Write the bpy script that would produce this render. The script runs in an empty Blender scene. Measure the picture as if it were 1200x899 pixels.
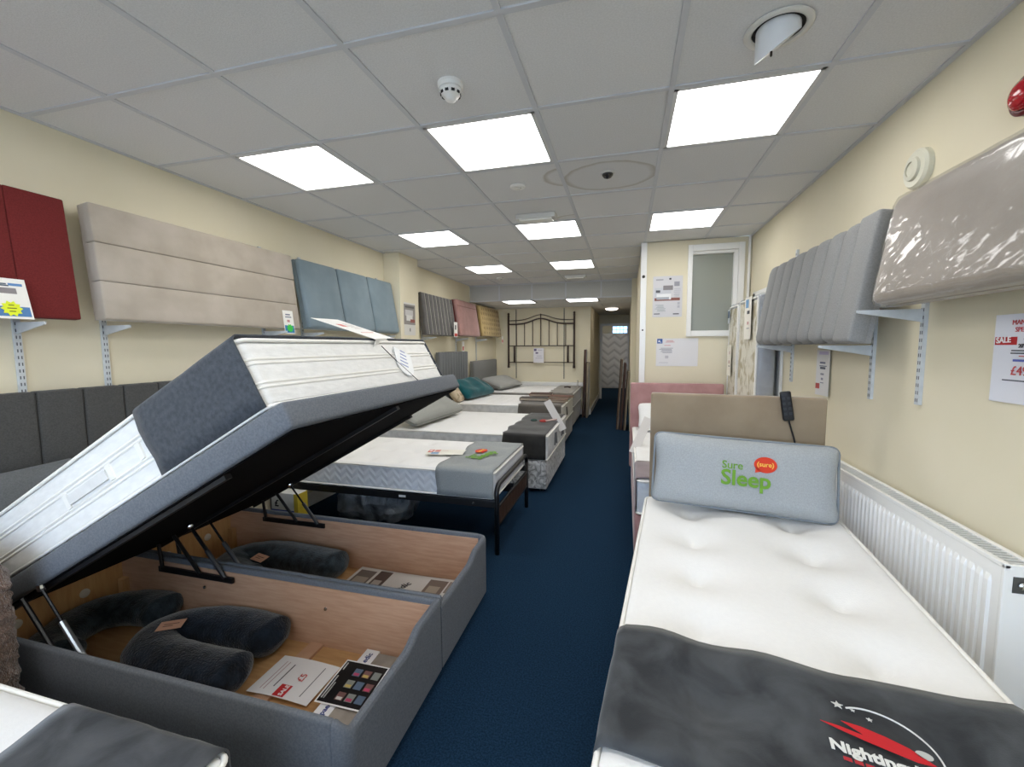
import bpy, bmesh, math, random
from mathutils import Vector, Matrix, noise
random.seed(7)
SC = bpy.context.scene
COL = SC.collection
PI = math.pi

# ------------------------------------------------------------ camera, sky, exposure
CAMH = 1.45
FPX = 497.93
YAW, PITCH, ROLL = .2626, -.0870, -.0062
def cam_axes():
    fw = Vector((-math.sin(YAW)*math.cos(PITCH), math.cos(YAW)*math.cos(PITCH), math.sin(PITCH)))
    rt = Vector((math.cos(YAW), math.sin(YAW), 0)); up = rt.cross(fw)
    c, s = math.cos(ROLL), math.sin(ROLL)
    return rt*c+up*s, up*c-rt*s, fw
RT, UP, FW = cam_axes()
cam = bpy.data.objects.new('camera', bpy.data.cameras.new('camera')); COL.objects.link(cam)
cam.data.sensor_width = 36; cam.data.lens = FPX/1200*36; cam.data.clip_start = .02
cm = Matrix((RT, UP, -FW)).transposed().to_4x4(); cm.translation = (0, 0, CAMH); cam.matrix_world = cm
SC.camera = cam
w = bpy.data.worlds.new('sky'); SC.world = w; w.use_nodes = True
bg = w.node_tree.nodes['Background']; bg.inputs[0].default_value = (.57, .74, 1, 1); bg.inputs[1].default_value = 5.6
SC.view_settings.view_transform = 'Standard'; SC.view_settings.look = 'None'
SC.view_settings.gamma = 1; SC.view_settings.use_curve_mapping = False
SC.view_settings.exposure = 0.2
LAMP = 8.0

# photograph pixel -> point on a plane of the place
def ray(px, py): return RT*((px-600)/FPX) - UP*((py-449.5)/FPX) + FW
def PX(px, py, x): d = ray(px, py); p = d*(x/d.x); p.z += CAMH; return p
def PY(px, py, y): d = ray(px, py); p = d*(y/d.y); p.z += CAMH; return p
def PZ(px, py, z): d = ray(px, py); p = d*((z-CAMH)/d.z); p.z += CAMH; return p

# ------------------------------------------------------------ materials
def lin(h):
    r = []
    for i in (0, 2, 4):
        c = int(h[i:i+2], 16)/255
        r.append(c/12.92 if c <= .04045 else ((c+.055)/1.055)**2.4)
    return (*r, 1)
MATS = {}
def mat(h, rough=.6, metal=0, spec=.4, key=None):
    k = key or ('p', h, rough, metal, spec)
    if k in MATS: return MATS[k]
    m = bpy.data.materials.new('paint_'+h); m.use_nodes = True
    b = m.node_tree.nodes['Principled BSDF']
    b.inputs['Base Color'].default_value = lin(h); b.inputs['Roughness'].default_value = rough
    b.inputs['Metallic'].default_value = metal; b.inputs['Specular IOR Level'].default_value = spec
    MATS[k] = m
    return m
def noisy(h1, h2, scale=8, detail=4, bump=.2, bscale=None, rough=.9, stretch=(1, 1, 1), lo=.35, hi=.65, sheen=0, spec=.2, rand=0, bdist=.004, kind='noise', coord='Object', dist=0):
    k = ('n', h1, h2, scale, detail, bump, bscale, rough, stretch, lo, hi, sheen, spec, rand, kind, coord, dist)
    if k in MATS: return MATS[k]
    m = bpy.data.materials.new('mottled_'+h1); m.use_nodes = True
    nt = m.node_tree; N = nt.nodes; L = nt.links; b = N['Principled BSDF']
    tc = N.new('ShaderNodeTexCoord'); mp = N.new('ShaderNodeMapping'); mp.inputs['Scale'].default_value = stretch
    L.new(tc.outputs[coord], mp.inputs[0])
    if kind == 'wave':
        n = N.new('ShaderNodeTexWave'); n.inputs['Scale'].default_value = scale; n.inputs['Distortion'].default_value = dist
        n.inputs['Detail'].default_value = detail; n.bands_direction = 'Y'
    else:
        n = N.new('ShaderNodeTexNoise'); n.inputs['Scale'].default_value = scale; n.inputs['Detail'].default_value = detail
        n.inputs['Distortion'].default_value = dist
    L.new(mp.outputs[0], n.inputs['Vector'])
    r = N.new('ShaderNodeValToRGB'); r.color_ramp.elements[0].position = lo; r.color_ramp.elements[1].position = hi
    r.color_ramp.elements[0].color = lin(h1); r.color_ramp.elements[1].color = lin(h2)
    L.new(n.outputs['Fac'], r.inputs[0])
    out = r.outputs[0]
    if rand:
        oi = N.new('ShaderNodeObjectInfo'); mr = N.new('ShaderNodeMapRange')
        mr.inputs['To Min'].default_value = 1-rand; mr.inputs['To Max'].default_value = 1+rand
        L.new(oi.outputs['Random'], mr.inputs[0])
        hs = N.new('ShaderNodeHueSaturation'); L.new(mr.outputs[0], hs.inputs['Value']); L.new(out, hs.inputs['Color']); out = hs.outputs[0]
    L.new(out, b.inputs['Base Color'])
    b.inputs['Roughness'].default_value = rough; b.inputs['Specular IOR Level'].default_value = spec
    if sheen:
        b.inputs['Sheen Weight'].default_value = sheen; b.inputs['Sheen Roughness'].default_value = .4
    if bump:
        n2 = N.new('ShaderNodeTexNoise'); n2.inputs['Scale'].default_value = bscale or scale; n2.inputs['Detail'].default_value = 3
        L.new(mp.outputs[0], n2.inputs['Vector'])
        bp = N.new('ShaderNodeBump'); bp.inputs['Strength'].default_value = bump; bp.inputs['Distance'].default_value = bdist
        L.new(n2.outputs['Fac'], bp.inputs['Height']); L.new(bp.outputs[0], b.inputs['Normal'])
    MATS[k] = m
    return m
def fabric(h1, h2, bump=.35, sheen=.1): return noisy(h1, h2, scale=170, detail=3, bump=bump, bscale=500, rough=.95, sheen=sheen, bdist=.002)
def velvet(h1, h2, scale=9): return noisy(h1, h2, scale=scale, detail=5, bump=.15, bscale=260, rough=.75, sheen=.35, bdist=.002)
def emit(h, s):
    k = ('e', h, s)
    if k in MATS: return MATS[k]
    m = bpy.data.materials.new('light_'+h); m.use_nodes = True; nt = m.node_tree
    nt.nodes.remove(nt.nodes['Principled BSDF']); e = nt.nodes.new('ShaderNodeEmission')
    e.inputs[0].default_value = lin(h); e.inputs[1].default_value = s
    nt.links.new(e.outputs[0], nt.nodes['Material Output'].inputs[0]); MATS[k] = m
    return m
def film(alpha, rough, tint='ffffff', key='film', graze=.6):
    """clear plastic or glass: mostly see-through with a glossy coat"""
    k = (key, alpha, rough, tint, graze)
    if k in MATS: return MATS[k]
    m = bpy.data.materials.new(key); m.use_nodes = True; nt = m.node_tree; N = nt.nodes; L = nt.links
    b = N['Principled BSDF']; b.inputs['Base Color'].default_value = lin(tint); b.inputs['Roughness'].default_value = rough
    b.inputs['Specular IOR Level'].default_value = .9
    g = N.new('ShaderNodeBsdfGlossy'); g.inputs['Roughness'].default_value = rough
    t = N.new('ShaderNodeBsdfTransparent'); t.inputs[0].default_value = lin(tint)
    lw = N.new('ShaderNodeLayerWeight'); lw.inputs[0].default_value = .5
    pw2 = N.new('ShaderNodeMath'); pw2.operation = 'POWER'; L.new(lw.outputs['Facing'], pw2.inputs[0]); pw2.inputs[1].default_value = 4
    fr = N.new('ShaderNodeMath'); fr.operation = 'MULTIPLY_ADD'; L.new(pw2.outputs[0], fr.inputs[0]); fr.inputs[1].default_value = graze; fr.inputs[2].default_value = .05
    a = N.new('ShaderNodeMixShader'); a.inputs[0].default_value = alpha
    L.new(t.outputs[0], a.inputs[1]); L.new(b.outputs[0], a.inputs[2])
    c = N.new('ShaderNodeMixShader'); L.new(fr.outputs[0], c.inputs[0]); L.new(a.outputs[0], c.inputs[1]); L.new(g.outputs[0], c.inputs[2])
    L.new(c.outputs[0], N['Material Output'].inputs[0]); MATS[k] = m
    return m
def chevron(h1, h2, axis='X', period=.09, slope=1.0, pitch=.045, bump=.6):
    k = ('chev', h1, h2, axis, period, slope, pitch)
    if k in MATS: return MATS[k]
    m = bpy.data.materials.new('chevron_'+h1); m.use_nodes = True; nt = m.node_tree; N = nt.nodes; L = nt.links
    b = N['Principled BSDF']; tc = N.new('ShaderNodeTexCoord'); sp = N.new('ShaderNodeSeparateXYZ'); L.new(tc.outputs['Object'], sp.inputs[0])
    def mth(op, a, bb=None):
        n = N.new('ShaderNodeMath'); n.operation = op
        for i, v in enumerate((a, bb)):
            if v is None: continue
            if isinstance(v, (int, float)): n.inputs[i].default_value = v
            else: L.new(v, n.inputs[i])
        return n.outputs[0]
    tri = mth('PINGPONG', sp.outputs[axis], period)
    s = mth('ADD', sp.outputs['Z'], mth('MULTIPLY', tri, slope))
    f = mth('PINGPONG', s, pitch/2)
    f = mth('DIVIDE', f, pitch/2)
    r = N.new('ShaderNodeValToRGB'); r.color_ramp.elements[0].position = .1; r.color_ramp.elements[1].position = .5
    r.color_ramp.elements[0].color = lin(h1); r.color_ramp.elements[1].color = lin(h2); L.new(f, r.inputs[0]); L.new(r.outputs[0], b.inputs['Base Color'])
    b.inputs['Roughness'].default_value = .7
    bp = N.new('ShaderNodeBump'); bp.inputs['Strength'].default_value = bump; bp.inputs['Distance'].default_value = .01
    L.new(f, bp.inputs['Height']); L.new(bp.outputs[0], b.inputs['Normal']); MATS[k] = m
    return m

# ------------------------------------------------------------ mesh builder
class MB:
    def __init__(s): s.v = []; s.f = []
    def add(s, vs, fs, M=None):
        o = len(s.v); s.v += [(M @ Vector(p)) if M is not None else Vector(p) for p in vs]
        s.f += [tuple(i+o for i in q) for q in fs]; return s
    def box(s, x0, x1, y0, y1, z0, z1, M=None):
        return s.add([(x0,y0,z0),(x1,y0,z0),(x1,y1,z0),(x0,y1,z0),(x0,y0,z1),(x1,y0,z1),(x1,y1,z1),(x0,y1,z1)],
                     [(3,2,1,0),(4,5,6,7),(0,1,5,4),(1,2,6,5),(2,3,7,6),(3,0,4,7)], M)
    def tube(s, pts, r, n=8, closed=False, flat=1, M=None):
        pts = [Vector(p) for p in pts]; m = len(pts); vs = []; fs = []
        up = None
        for i, p in enumerate(pts):
            a = pts[(i-1) % m] if (closed or i > 0) else p
            b = pts[(i+1) % m] if (closed or i < m-1) else p
            t = (b-a).normalized()
            if up is None:
                up = Vector((0,0,1)) if abs(t.z) < .9 else Vector((1,0,0))
            sd = t.cross(up)
            if sd.length < 1e-4: sd = t.orthogonal()
            sd.normalize(); u = sd.cross(t).normalized(); up = u
            rr = r[i] if isinstance(r, (list, tuple)) else r
            for k in range(n):
                an = 2*PI*k/n; vs.append(p + sd*(math.cos(an)*rr) + u*(math.sin(an)*rr*flat))
        for i in range(m if closed else m-1):
            for k in range(n):
                a, b = i*n+k, i*n+(k+1) % n; c, d = ((i+1) % m)*n+(k+1) % n, ((i+1) % m)*n+k
                fs.append((a, b, c, d))
        if not closed:
            fs.append(tuple(range(n-1, -1, -1))); fs.append(tuple((m-1)*n+k for k in range(n)))
        return s.add(vs, fs, M)
    def lathe(s, prof, n=24, M=None):
        vs = []; fs = []; m = len(prof)
        for r, h in prof:
            for k in range(n): vs.append((r*math.cos(2*PI*k/n), r*math.sin(2*PI*k/n), h))
        for i in range(m-1):
            for k in range(n): fs.append((i*n+k, i*n+(k+1) % n, (i+1)*n+(k+1) % n, (i+1)*n+k))
        fs.append(tuple(range(n-1, -1, -1))); fs.append(tuple((m-1)*n+k for k in range(n)))
        return s.add(vs, fs, M)
    def prism(s, poly, depth, M=None):
        """poly in local xy, extruded along z 0..depth"""
        n = len(poly)
        vs = [(x, y, 0) for x, y in poly]+[(x, y, depth) for x, y in poly]
        fs = [tuple(range(n-1, -1, -1)), tuple(range(n, 2*n))]+[(i, (i+1) % n, n+(i+1) % n, n+i) for i in range(n)]
        return s.add(vs, fs, M)
    def grid(s, fn, nu, nv, M=None):
        vs = [fn(i/nu, j/nv) for i in range(nu+1) for j in range(nv+1)]
        fs = [(i*(nv+1)+j, (i+1)*(nv+1)+j, (i+1)*(nv+1)+j+1, i*(nv+1)+j+1) for i in range(nu) for j in range(nv)]
        return s.add(vs, fs, M)
    def rbox(s, lx, ly, lz, r, n=(4, 4, 2), fn=None, M=None):
        """subdivided box centred on the origin with rounded edges"""
        h = (lx/2, ly/2, lz/2); rs = [min(r, q*.98) for q in h]
        ax = []
        for q, rr, k in zip(h, rs, n):
            c = q-rr
            a = [-q, -q+rr*.3, -c] + [-c+2*c*i/k for i in range(1, k)] + [c, q-rr*.3, q]
            ax.append(a)
        idx = {}; vs = []
        def vid(i, j, k):
            key = (i, j, k)
            if key not in idx:
                p = Vector((ax[0][i], ax[1][j], ax[2][k]))
                core = Vector([max(-(h[d]-rs[d]), min(h[d]-rs[d], p[d])) for d in range(3)])
                d = p-core
                dn = Vector([d[e]/rs[e] if rs[e] else 0 for e in range(3)])
                if dn.length > 1e-9:
                    m_ = max(abs(c) for c in dn); dn = dn.normalized() if m_ > .999 else dn
                    p = core + Vector([dn[e]*rs[e] for e in range(3)])
                if fn: p = fn(p)
                idx[key] = len(vs); vs.append(p)
            return idx[key]
        N = [len(a)-1 for a in ax]; fs = []
        for i in range(N[0]):
            for j in range(N[1]):
                fs.append((vid(i,j,0), vid(i,j+1,0), vid(i+1,j+1,0), vid(i+1,j,0)))
                fs.append((vid(i,j,N[2]), vid(i+1,j,N[2]), vid(i+1,j+1,N[2]), vid(i,j+1,N[2])))
            for k in range(N[2]):
                fs.append((vid(i,0,k), vid(i+1,0,k), vid(i+1,0,k+1), vid(i,0,k+1)))
                fs.append((vid(i,N[1],k), vid(i,N[1],k+1), vid(i+1,N[1],k+1), vid(i+1,N[1],k)))
        for j in range(N[1]):
            for k in range(N[2]):
                fs.append((vid(0,j,k), vid(0,j,k+1), vid(0,j+1,k+1), vid(0,j+1,k)))
                fs.append((vid(N[0],j,k), vid(N[0],j+1,k), vid(N[0],j+1,k+1), vid(N[0],j,k+1)))
        return s.add(vs, fs, M)
    def build(s, name, m, parent=None, smooth=False, bevel=0, seg=2, world=False, kind=None, label=None):
        vs = s.v
        if world and parent is not None:
            inv = RM[parent.name].inverted(); vs = [inv @ p for p in vs]
        me = bpy.data.meshes.new(name); me.from_pydata([tuple(p) for p in vs], [], s.f); me.validate()
        if bevel:
            bm = bmesh.new(); bm.from_mesh(me)
            ed = [e for e in bm.edges if len(e.link_faces) == 2 and e.calc_face_angle(0) > .5]
            bmesh.ops.bevel(bm, geom=ed, offset=bevel, segments=seg, affect='EDGES', profile=.6)
            bm.to_mesh(me); bm.free()
        bm = bmesh.new(); bm.from_mesh(me); bmesh.ops.recalc_face_normals(bm, faces=bm.faces); bm.to_mesh(me); bm.free()
        if smooth:
            me.polygons.foreach_set('use_smooth', [True]*len(me.polygons))
        me.materials.append(m)
        o = bpy.data.objects.new(name, me); COL.objects.link(o)
        if parent is not None:
            o.parent = parent; RM[o.name] = RM.get(parent.name, Matrix())
        else: RM[o.name] = Matrix()
        if kind: o['kind'] = kind
        if label: o['label'] = label
        return o
RM = {}
def tag(o, label, cat, group=None):
    o['label'] = label; o['category'] = cat
    if group: o['group'] = group
    return o
def thing(name, label, cat, loc=(0, 0, 0), rz=0, group=None, M=None):
    o = bpy.data.objects.new(name, None); COL.objects.link(o); o.empty_display_size = .1
    if M is None: M = Matrix.Translation(loc) @ Matrix.Rotation(rz, 4, 'Z')
    o.matrix_world = M; RM[o.name] = M
    return tag(o, label, cat, group)
def solo(name, mb, m, label, cat, M=None, group=None, **k):
    """a thing of one mesh, geometry local to M"""
    o = mb.build(name, m, None, **k)
    if M is not None: o.matrix_world = M
    RM[o.name] = M or Matrix()
    return tag(o, label, cat, group)
def struct(name, mb, m, parent=None, **k):
    return mb.build(name, m, parent, kind=None if parent else 'structure', **k)
def B(*a): return MB().box(*a)
def frame(o, u, v):
    """matrix with x along u, y along v, z the normal"""
    u = Vector(u).normalized(); n = u.cross(Vector(v)).normalized(); v = n.cross(u)
    M = Matrix((u, v, n)).transposed().to_4x4(); M.translation = o
    return M
def Tr(*a): return Matrix.Translation(a)
def Rx(d): return Matrix.Rotation(math.radians(d), 4, 'X')
def Ry(d): return Matrix.Rotation(math.radians(d), 4, 'Y')
def Rz(d): return Matrix.Rotation(math.radians(d), 4, 'Z')
def text_mb(txt, size, bold=0, align='LEFT', depth=.0006, squash=1):
    c = bpy.data.curves.new('t', 'FONT'); c.body = txt; c.size = size; c.extrude = depth; c.offset = bold; c.align_x = align; c.resolution_u = 3
    o = bpy.data.objects.new('t', c); COL.objects.link(o)
    me = bpy.data.meshes.new_from_object(o)
    mb = MB(); mb.v = [Vector((p.co.x*squash, p.co.y, p.co.z)) for p in me.vertices]; mb.f = [tuple(q.vertices) for q in me.polygons]
    bpy.data.objects.remove(o); bpy.data.curves.remove(c); bpy.data.meshes.remove(me)
    return mb
def moved(mb, M): mb.v = [M @ p for p in mb.v]; return mb
def sheet(name, label, cat, M, wd, ht, items=(), texts=(), paper='f1efe9', curl=0, bend=0, group=None, thick=.0012, rough=.5):
    """a printed card or paper: blocks of print and lettering are thin parts on its face"""
    t = thing(name, label, cat, M=M, group=group)
    def zz(x, y):
        return curl*(2*x/wd-1)**2 + bend*math.sin(PI*y/ht)
    mb = MB(); nx, ny = (8, 8) if (curl or bend) else (1, 1)
    mb.grid(lambda a, b: (a*wd, b*ht, zz(a*wd, b*ht)+thick), nx, ny)
    mb.grid(lambda a, b: (a*wd, (1-b)*ht, zz(a*wd, (1-b)*ht)), nx, ny)
    k = (nx+1)*(ny+1)
    for i in range(nx):
        a, b = i*(ny+1), (i+1)*(ny+1); mb.f.append((a, b, k+b+ny, k+a+ny)); mb.f.append((b+ny, a+ny, k+a, k+b))
    for j in range(ny):
        mb.f.append((j+1, j, k+ny-j, k+ny-j-1)); q = nx*(ny+1); mb.f.append((q+j, q+j+1, k+q+ny-j-1, k+q+ny-j))
    mb.build('paper', mat(paper, rough), t, smooth=False)
    by = {}
    for it in items:
        x0, y0, x1, y1, h = it; by.setdefault(h, []).append((x0*wd, y0*ht, x1*wd, y1*ht))
    for z, (h, rs) in enumerate(by.items()):
        mb = MB(); e = thick+.0006+.0003*z
        for x0, y0, x1, y1 in rs:
            big = min(x1-x0, y1-y0) > .012
            if big and mb.v: mb.build('print_block', mat(h, .5), t, kind='stuff' if len(mb.v) > 25 else None); mb = MB()
            if curl or bend:
                mb.grid(lambda a, b: (x0+(x1-x0)*a, y0+(y1-y0)*b, zz(x0+(x1-x0)*a, y0+(y1-y0)*b)+e), 4, 4)
            else: mb.box(x0, x1, y0, y1, thick*.5, e)
            if big: mb.build('printed_picture', mat(h, .5), t); mb = MB()
        if mb.v: mb.build('print_block', mat(h, .5), t)
    for tx in texts:
        s_, x, y, size, h = tx[:5]; ang = tx[5] if len(tx) > 5 else 0; bold = tx[6] if len(tx) > 6 else 0
        mb = moved(text_mb(s_, size, bold), Tr(x*wd, y*ht, zz(x*wd, y*ht)+thick+.0022) @ Rz(ang)); mb.build('lettering', mat(h, .5), t)
    return t
def lines(x0, x1, ys, h, c='8a8a90', jit=.25):
    r = random.Random(int(x0*1000)+len(ys)); return [(x0+(x1-x0)*r.random()*jit, y, x1-(x1-x0)*r.random()*jit, y+h, c) for y in ys]

# ------------------------------------------------------------ shared materials
M_WALL = noisy('e2d9be', 'e5dcc3', scale=2.5, detail=3, bump=.06, bscale=60, rough=.75, spec=.25)
M_WHITE = mat('efeeea', .35, 0, .5)
M_GLOSSW = mat('f2f1ee', .22, 0, .5)
M_CARPET = noisy('162a3d', '233c54', scale=140, detail=3, bump=.9, bscale=420, rough=1, bdist=.006, spec=.05)
M_TILE = noisy('dadada', 'e3e3e3', scale=150, detail=4, bump=.3, bscale=240, rough=.95, rand=.03, spec=.1)
M_TEE = mat('ccced2', .5)
M_CHROME = mat('d0d2d4', .2, 1)
M_BLACKM = mat('101114', .38, 0, .5)
M_WOODIN = noisy('c0977a', 'cda688', scale=9, detail=5, bump=.05, rough=.5, stretch=(1, 1, 9), spec=.4)
M_WOODFL = noisy('bd9160', 'cba170', scale=7, detail=5, bump=.05, rough=.55, stretch=(1, 7, 1), spec=.4)
M_MATT = noisy('e9e8e6', 'ebeae8', scale=60, detail=3, bump=.2, bscale=220, rough=.85, sheen=.1, bdist=.003)
M_PIPE = mat('f0eee8', .7)
M_OTT = fabric('62666c', '6f7379')
M_STEEL = noisy('c4c9cc', 'd2d6d8', scale=20, bump=0, rough=.4, spec=.5)

# ------------------------------------------------------------ the setting
CZ = 2.556; XL, XR = -2.8, 1.22; YF, YB = -2.1, 9.05; YP = 4.92; LOWZ = 2.265; YS = 7.45
struct('floor', B(XL-.2, XR+.2, YF-.2, 15.6, -.1, 0), M_CARPET)
struct('pavement', B(-14, 14, -16, YF-.2, -.25, -.12), noisy('8a8a86', '9a9a96', scale=6, rough=.9))
struct('wall_left', B(XL-.15, XL, YF, YB+.15, 0, 2.62), M_WALL)
struct('wall_pillar', B(XL, -2.59, 4.57, 5.03, 0, CZ), M_WALL)
# right wall with a doorway near the partition
rw = MB().box(XR, XR+.15, YF, 3.93, 0, 2.62).box(XR, XR+.15, 4.68, YP+.1, 0, 2.62).box(XR, XR+.15, 3.93, 4.68, 1.9, 2.62)
struct('wall_right', rw, M_WALL)
d = struct('door_1', B(XR+.02, XR+.06, 3.95, 4.66, 0, 1.885), M_WHITE, bevel=.003)
fr = MB().box(XR-.02, XR+.02, 3.87, 3.95, 0, 1.96).box(XR-.02, XR+.02, 4.66, 4.74, 0, 1.96).box(XR-.02, XR+.02, 3.87, 4.74, 1.885, 1.965)
fr.build('door_frame', M_WHITE, d, bevel=.006)
# partition with the frosted window, then the pier that carries the bulkhead
gx0, gx1, gz0, gz1 = .655, 1.10, 1.60, 2.44
pw = MB().box(.15, gx0, YP, YP+.12, 0, CZ).box(gx1, XR+.1, YP, YP+.12, 0, CZ).box(gx0, gx1, YP, YP+.12, 0, gz0).box(gx0, gx1, YP, YP+.12, gz1, CZ)
pw.box(.15, .25, YP+.12, YS, 0, CZ).box(XR, XR+.1, YP+.1, YS, 0, CZ)
struct('wall_partition', pw, M_WALL)
struct('wall_pier', B(.07, XR+.1, YS-.05, 11.9, 0, 2.6), M_WALL)
wf = MB()
for a in ((.615, .66, 1.545, 2.5), (1.10, 1.155, 1.545, 2.5)): wf.box(a[0], a[1], YP-.025, YP+.02, a[2], a[3])
wf.box(.66, 1.10, YP-.025, YP+.02, 1.545, 1.605); wf.box(.66, 1.10, YP-.025, YP+.02, 2.435, 2.5)
wf.box(1.06, 1.10, YP+.0, YP+.08, 1.605, 2.435); wf.box(.66, 1.06, YP+.0, YP+.08, 2.405, 2.435)
w1 = struct('window_1', wf, M_WHITE, bevel=.004)
B(.66, 1.07, YP+.05, YP+.056, 1.605, 2.41).build('frosted_pane', film(.75, .28, 'a9ada0', 'frosted_glass'), w1)
struct('trim_1', B(.138, .20, YP-.014, YP, 0, CZ), M_GLOSSW, bevel=.004)
for zz, r_ in ((2.195, .016), (1.62, .009)):
    mb = MB().lathe([(r_*.45, 0), (r_, 0), (r_, .008), (r_*.45, .012)], 14, Tr(.168, YP-.014, zz) @ Rx(90))
    mb.build('screw_cover', mat('3a3530', .4), bpy.data.objects['trim_1'], smooth=False)
struct('trim_2', B(1.185, 1.205, YP-.03, YP, 1.9, CZ), M_GLOSSW, bevel=.004)
# back wall, corridor and the room beyond
struct('wall_back', B(XL-.1, -.73, YB, YB+.12, 0, 2.6), M_WALL)
struct('wall_corridor', B(-.85, -.73, YB+.12, 11.9, 0, 2.6), M_WALL)
struct('wall_doorway', MB().box(-.85, -.66, 11.9, 12.0, 0, 2.6).box(.06, .3, 11.9, 12.0, 0, 2.6).box(-.66, .06, 11.9, 12.0, 2.0, 2.6), M_WALL)
struct('trim_3', MB().box(-.70, -.64, 11.87, 11.9, 0, 2.05).box(.03, .07, 11.87, 11.9, 0, 2.05).box(-.64, .03, 11.87, 11.9, 1.99, 2.05), M_GLOSSW, bevel=.004)
struct('wall_far', MB().box(-1.8, -.47, 15.2, 15.3, 0, 2.5).box(.02, 1.2, 15.2, 15.3, 0, 2.5).box(-.47, .02, 15.2, 15.3, 0, 1.88).box(-.47, .02, 15.2, 15.3, 2.12, 2.5), M_WALL)
struct('wall_far_left', B(-1.9, -1.8, 12, 15.3, 0, 2.5), M_WALL); struct('wall_far_right', B(1.2, 1.3, 12, 15.3, 0, 2.5), M_WALL)
struct('wall_far_front', MB().box(-1.8, -.85, 12.0, 12.05, 0, 2.5).box(.3, 1.2, 12.0, 12.05, 0, 2.5), M_WALL)
wb = MB()
for k in range(5): x = -.47+k*.1225; wb.box(x-.008, x+.008, 15.19, 15.22, 1.88, 2.12)
for z in (1.88, 2.0, 2.12): wb.box(-.47, .02, 15.19, 15.22, z-.008, z+.008)
w2 = struct('window_2', wb, M_WHITE)
B(-.47, .02, 15.24, 15.245, 1.88, 2.12).build('pane', film(.1, .1, 'd5efff', 'glass'), w2)
struct('baseboard_back', B(XL, -.73, YB-.02, YB, 0, .12), M_GLOSSW, bevel=.004)
struct('baseboard_corridor', B(-.73, -.71, YB, 11.87, 0, .12), M_GLOSSW, bevel=.004)
struct('baseboard_left', B(XL, XL+.02, YF, 4.57, 0, .12), M_GLOSSW, bevel=.004)
struct('baseboard_right', B(XR-.02, XR, YF, 3.87, 0, .12), M_GLOSSW, bevel=.004)
struct('trim_4', B(-2.2, -.78, 8.93, YB, .60, .685), M_GLOSSW, bevel=.01)
# shop front behind the camera
fw = MB().box(XL-.15, XR+.15, YF-.12, YF, 0, .45).box(XL-.15, XR+.15, YF-.12, YF, 2.42, 2.7).box(XL-.15, -2.6, YF-.12, YF, .45, 2.42).box(1.05, XR+.15, YF-.12, YF, .45, 2.42)
struct('wall_front', fw, M_WALL)
sf = MB()
for x in (-2.6, -1.4, -.2, 1.05): sf.box(x-.03, x+.03, YF-.09, YF-.03, .45, 2.42)
sf.box(-2.6, 1.05, YF-.09, YF-.03, .45, .51).box(-2.6, 1.05, YF-.09, YF-.03, 2.36, 2.42)
w3 = struct('window_3', sf, M_WHITE)
for a, b in ((-2.57, -1.43), (-1.37, -.23), (-.17, 1.02)):
    B(a, b, YF-.062, YF-.056, .51, 2.36).build('pane', film(.03, .02, 'ffffff', 'glass'), w3)

# suspended ceiling: slab, tiles, grid bars
ceil = struct('ceiling', B(XL-.15, XR+.15, YF, YS, 2.62, 2.7), M_WHITE)
GX, GY = -.429, 1.4524
def gx(i): return GX+.6*i
def gy(j): return GY+.6*j
LIGHTS = {(i, j) for i in (-3, -1, 1) for j in (-5, -2, 1, 4, 7)} - {(1, 7)}
def stain_mat(rings):
    m = M_TILE.copy(); m.name = 'stained_tile'; nt = m.node_tree; N = nt.nodes; L = nt.links; b = N['Principled BSDF']
    base = b.inputs['Base Color'].links[0].from_socket
    tc = N.new('ShaderNodeTexCoord'); ns = N.new('ShaderNodeTexNoise'); ns.inputs['Scale'].default_value = 7; L.new(tc.outputs['Object'], ns.inputs['Vector'])
    for (cx, cy, sx, sy, ra) in rings:
        mp = N.new('ShaderNodeMapping'); mp.inputs['Location'].default_value = (-cx*sx, -cy*sy, 0); mp.inputs['Scale'].default_value = (sx, sy, 0)
        L.new(tc.outputs['Object'], mp.inputs[0])
        ln = N.new('ShaderNodeVectorMath'); ln.operation = 'LENGTH'; L.new(mp.outputs[0], ln.inputs[0])
        ad = N.new('ShaderNodeMath'); ad.operation = 'MULTIPLY_ADD'; L.new(ns.outputs['Fac'], ad.inputs[0]); ad.inputs[1].default_value = .05; L.new(ln.outputs['Value'], ad.inputs[2])
        r = N.new('ShaderNodeValToRGB'); e = r.color_ramp.elements
        e[0].position = ra-.035; e[0].color = (.03, .03, .03, 1); e[1].position = ra+.012; e[1].color = (0, 0, 0, 1)
        q = r.color_ramp.elements.new(ra); q.color = (.5, .5, .5, 1)
        L.new(ad.outputs[0], r.inputs[0])
        mx = N.new('ShaderNodeMixRGB'); mx.inputs[2].default_value = lin('9a8d76'); L.new(r.outputs[0], mx.inputs[0]); L.new(base, mx.inputs[1]); base = mx.outputs[0]
    L.new(base, b.inputs['Base Color']); return m
STAINS = {(0, 2): stain_mat([(0, .02, 1, 1.25, .315)]), (-1, 2): stain_mat([(.32, -.05, 1, 1, .17)]), (-1, 3): stain_mat([(.3, .29, 1, 1.6, .22)])}
tile_meshes = {}
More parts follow.
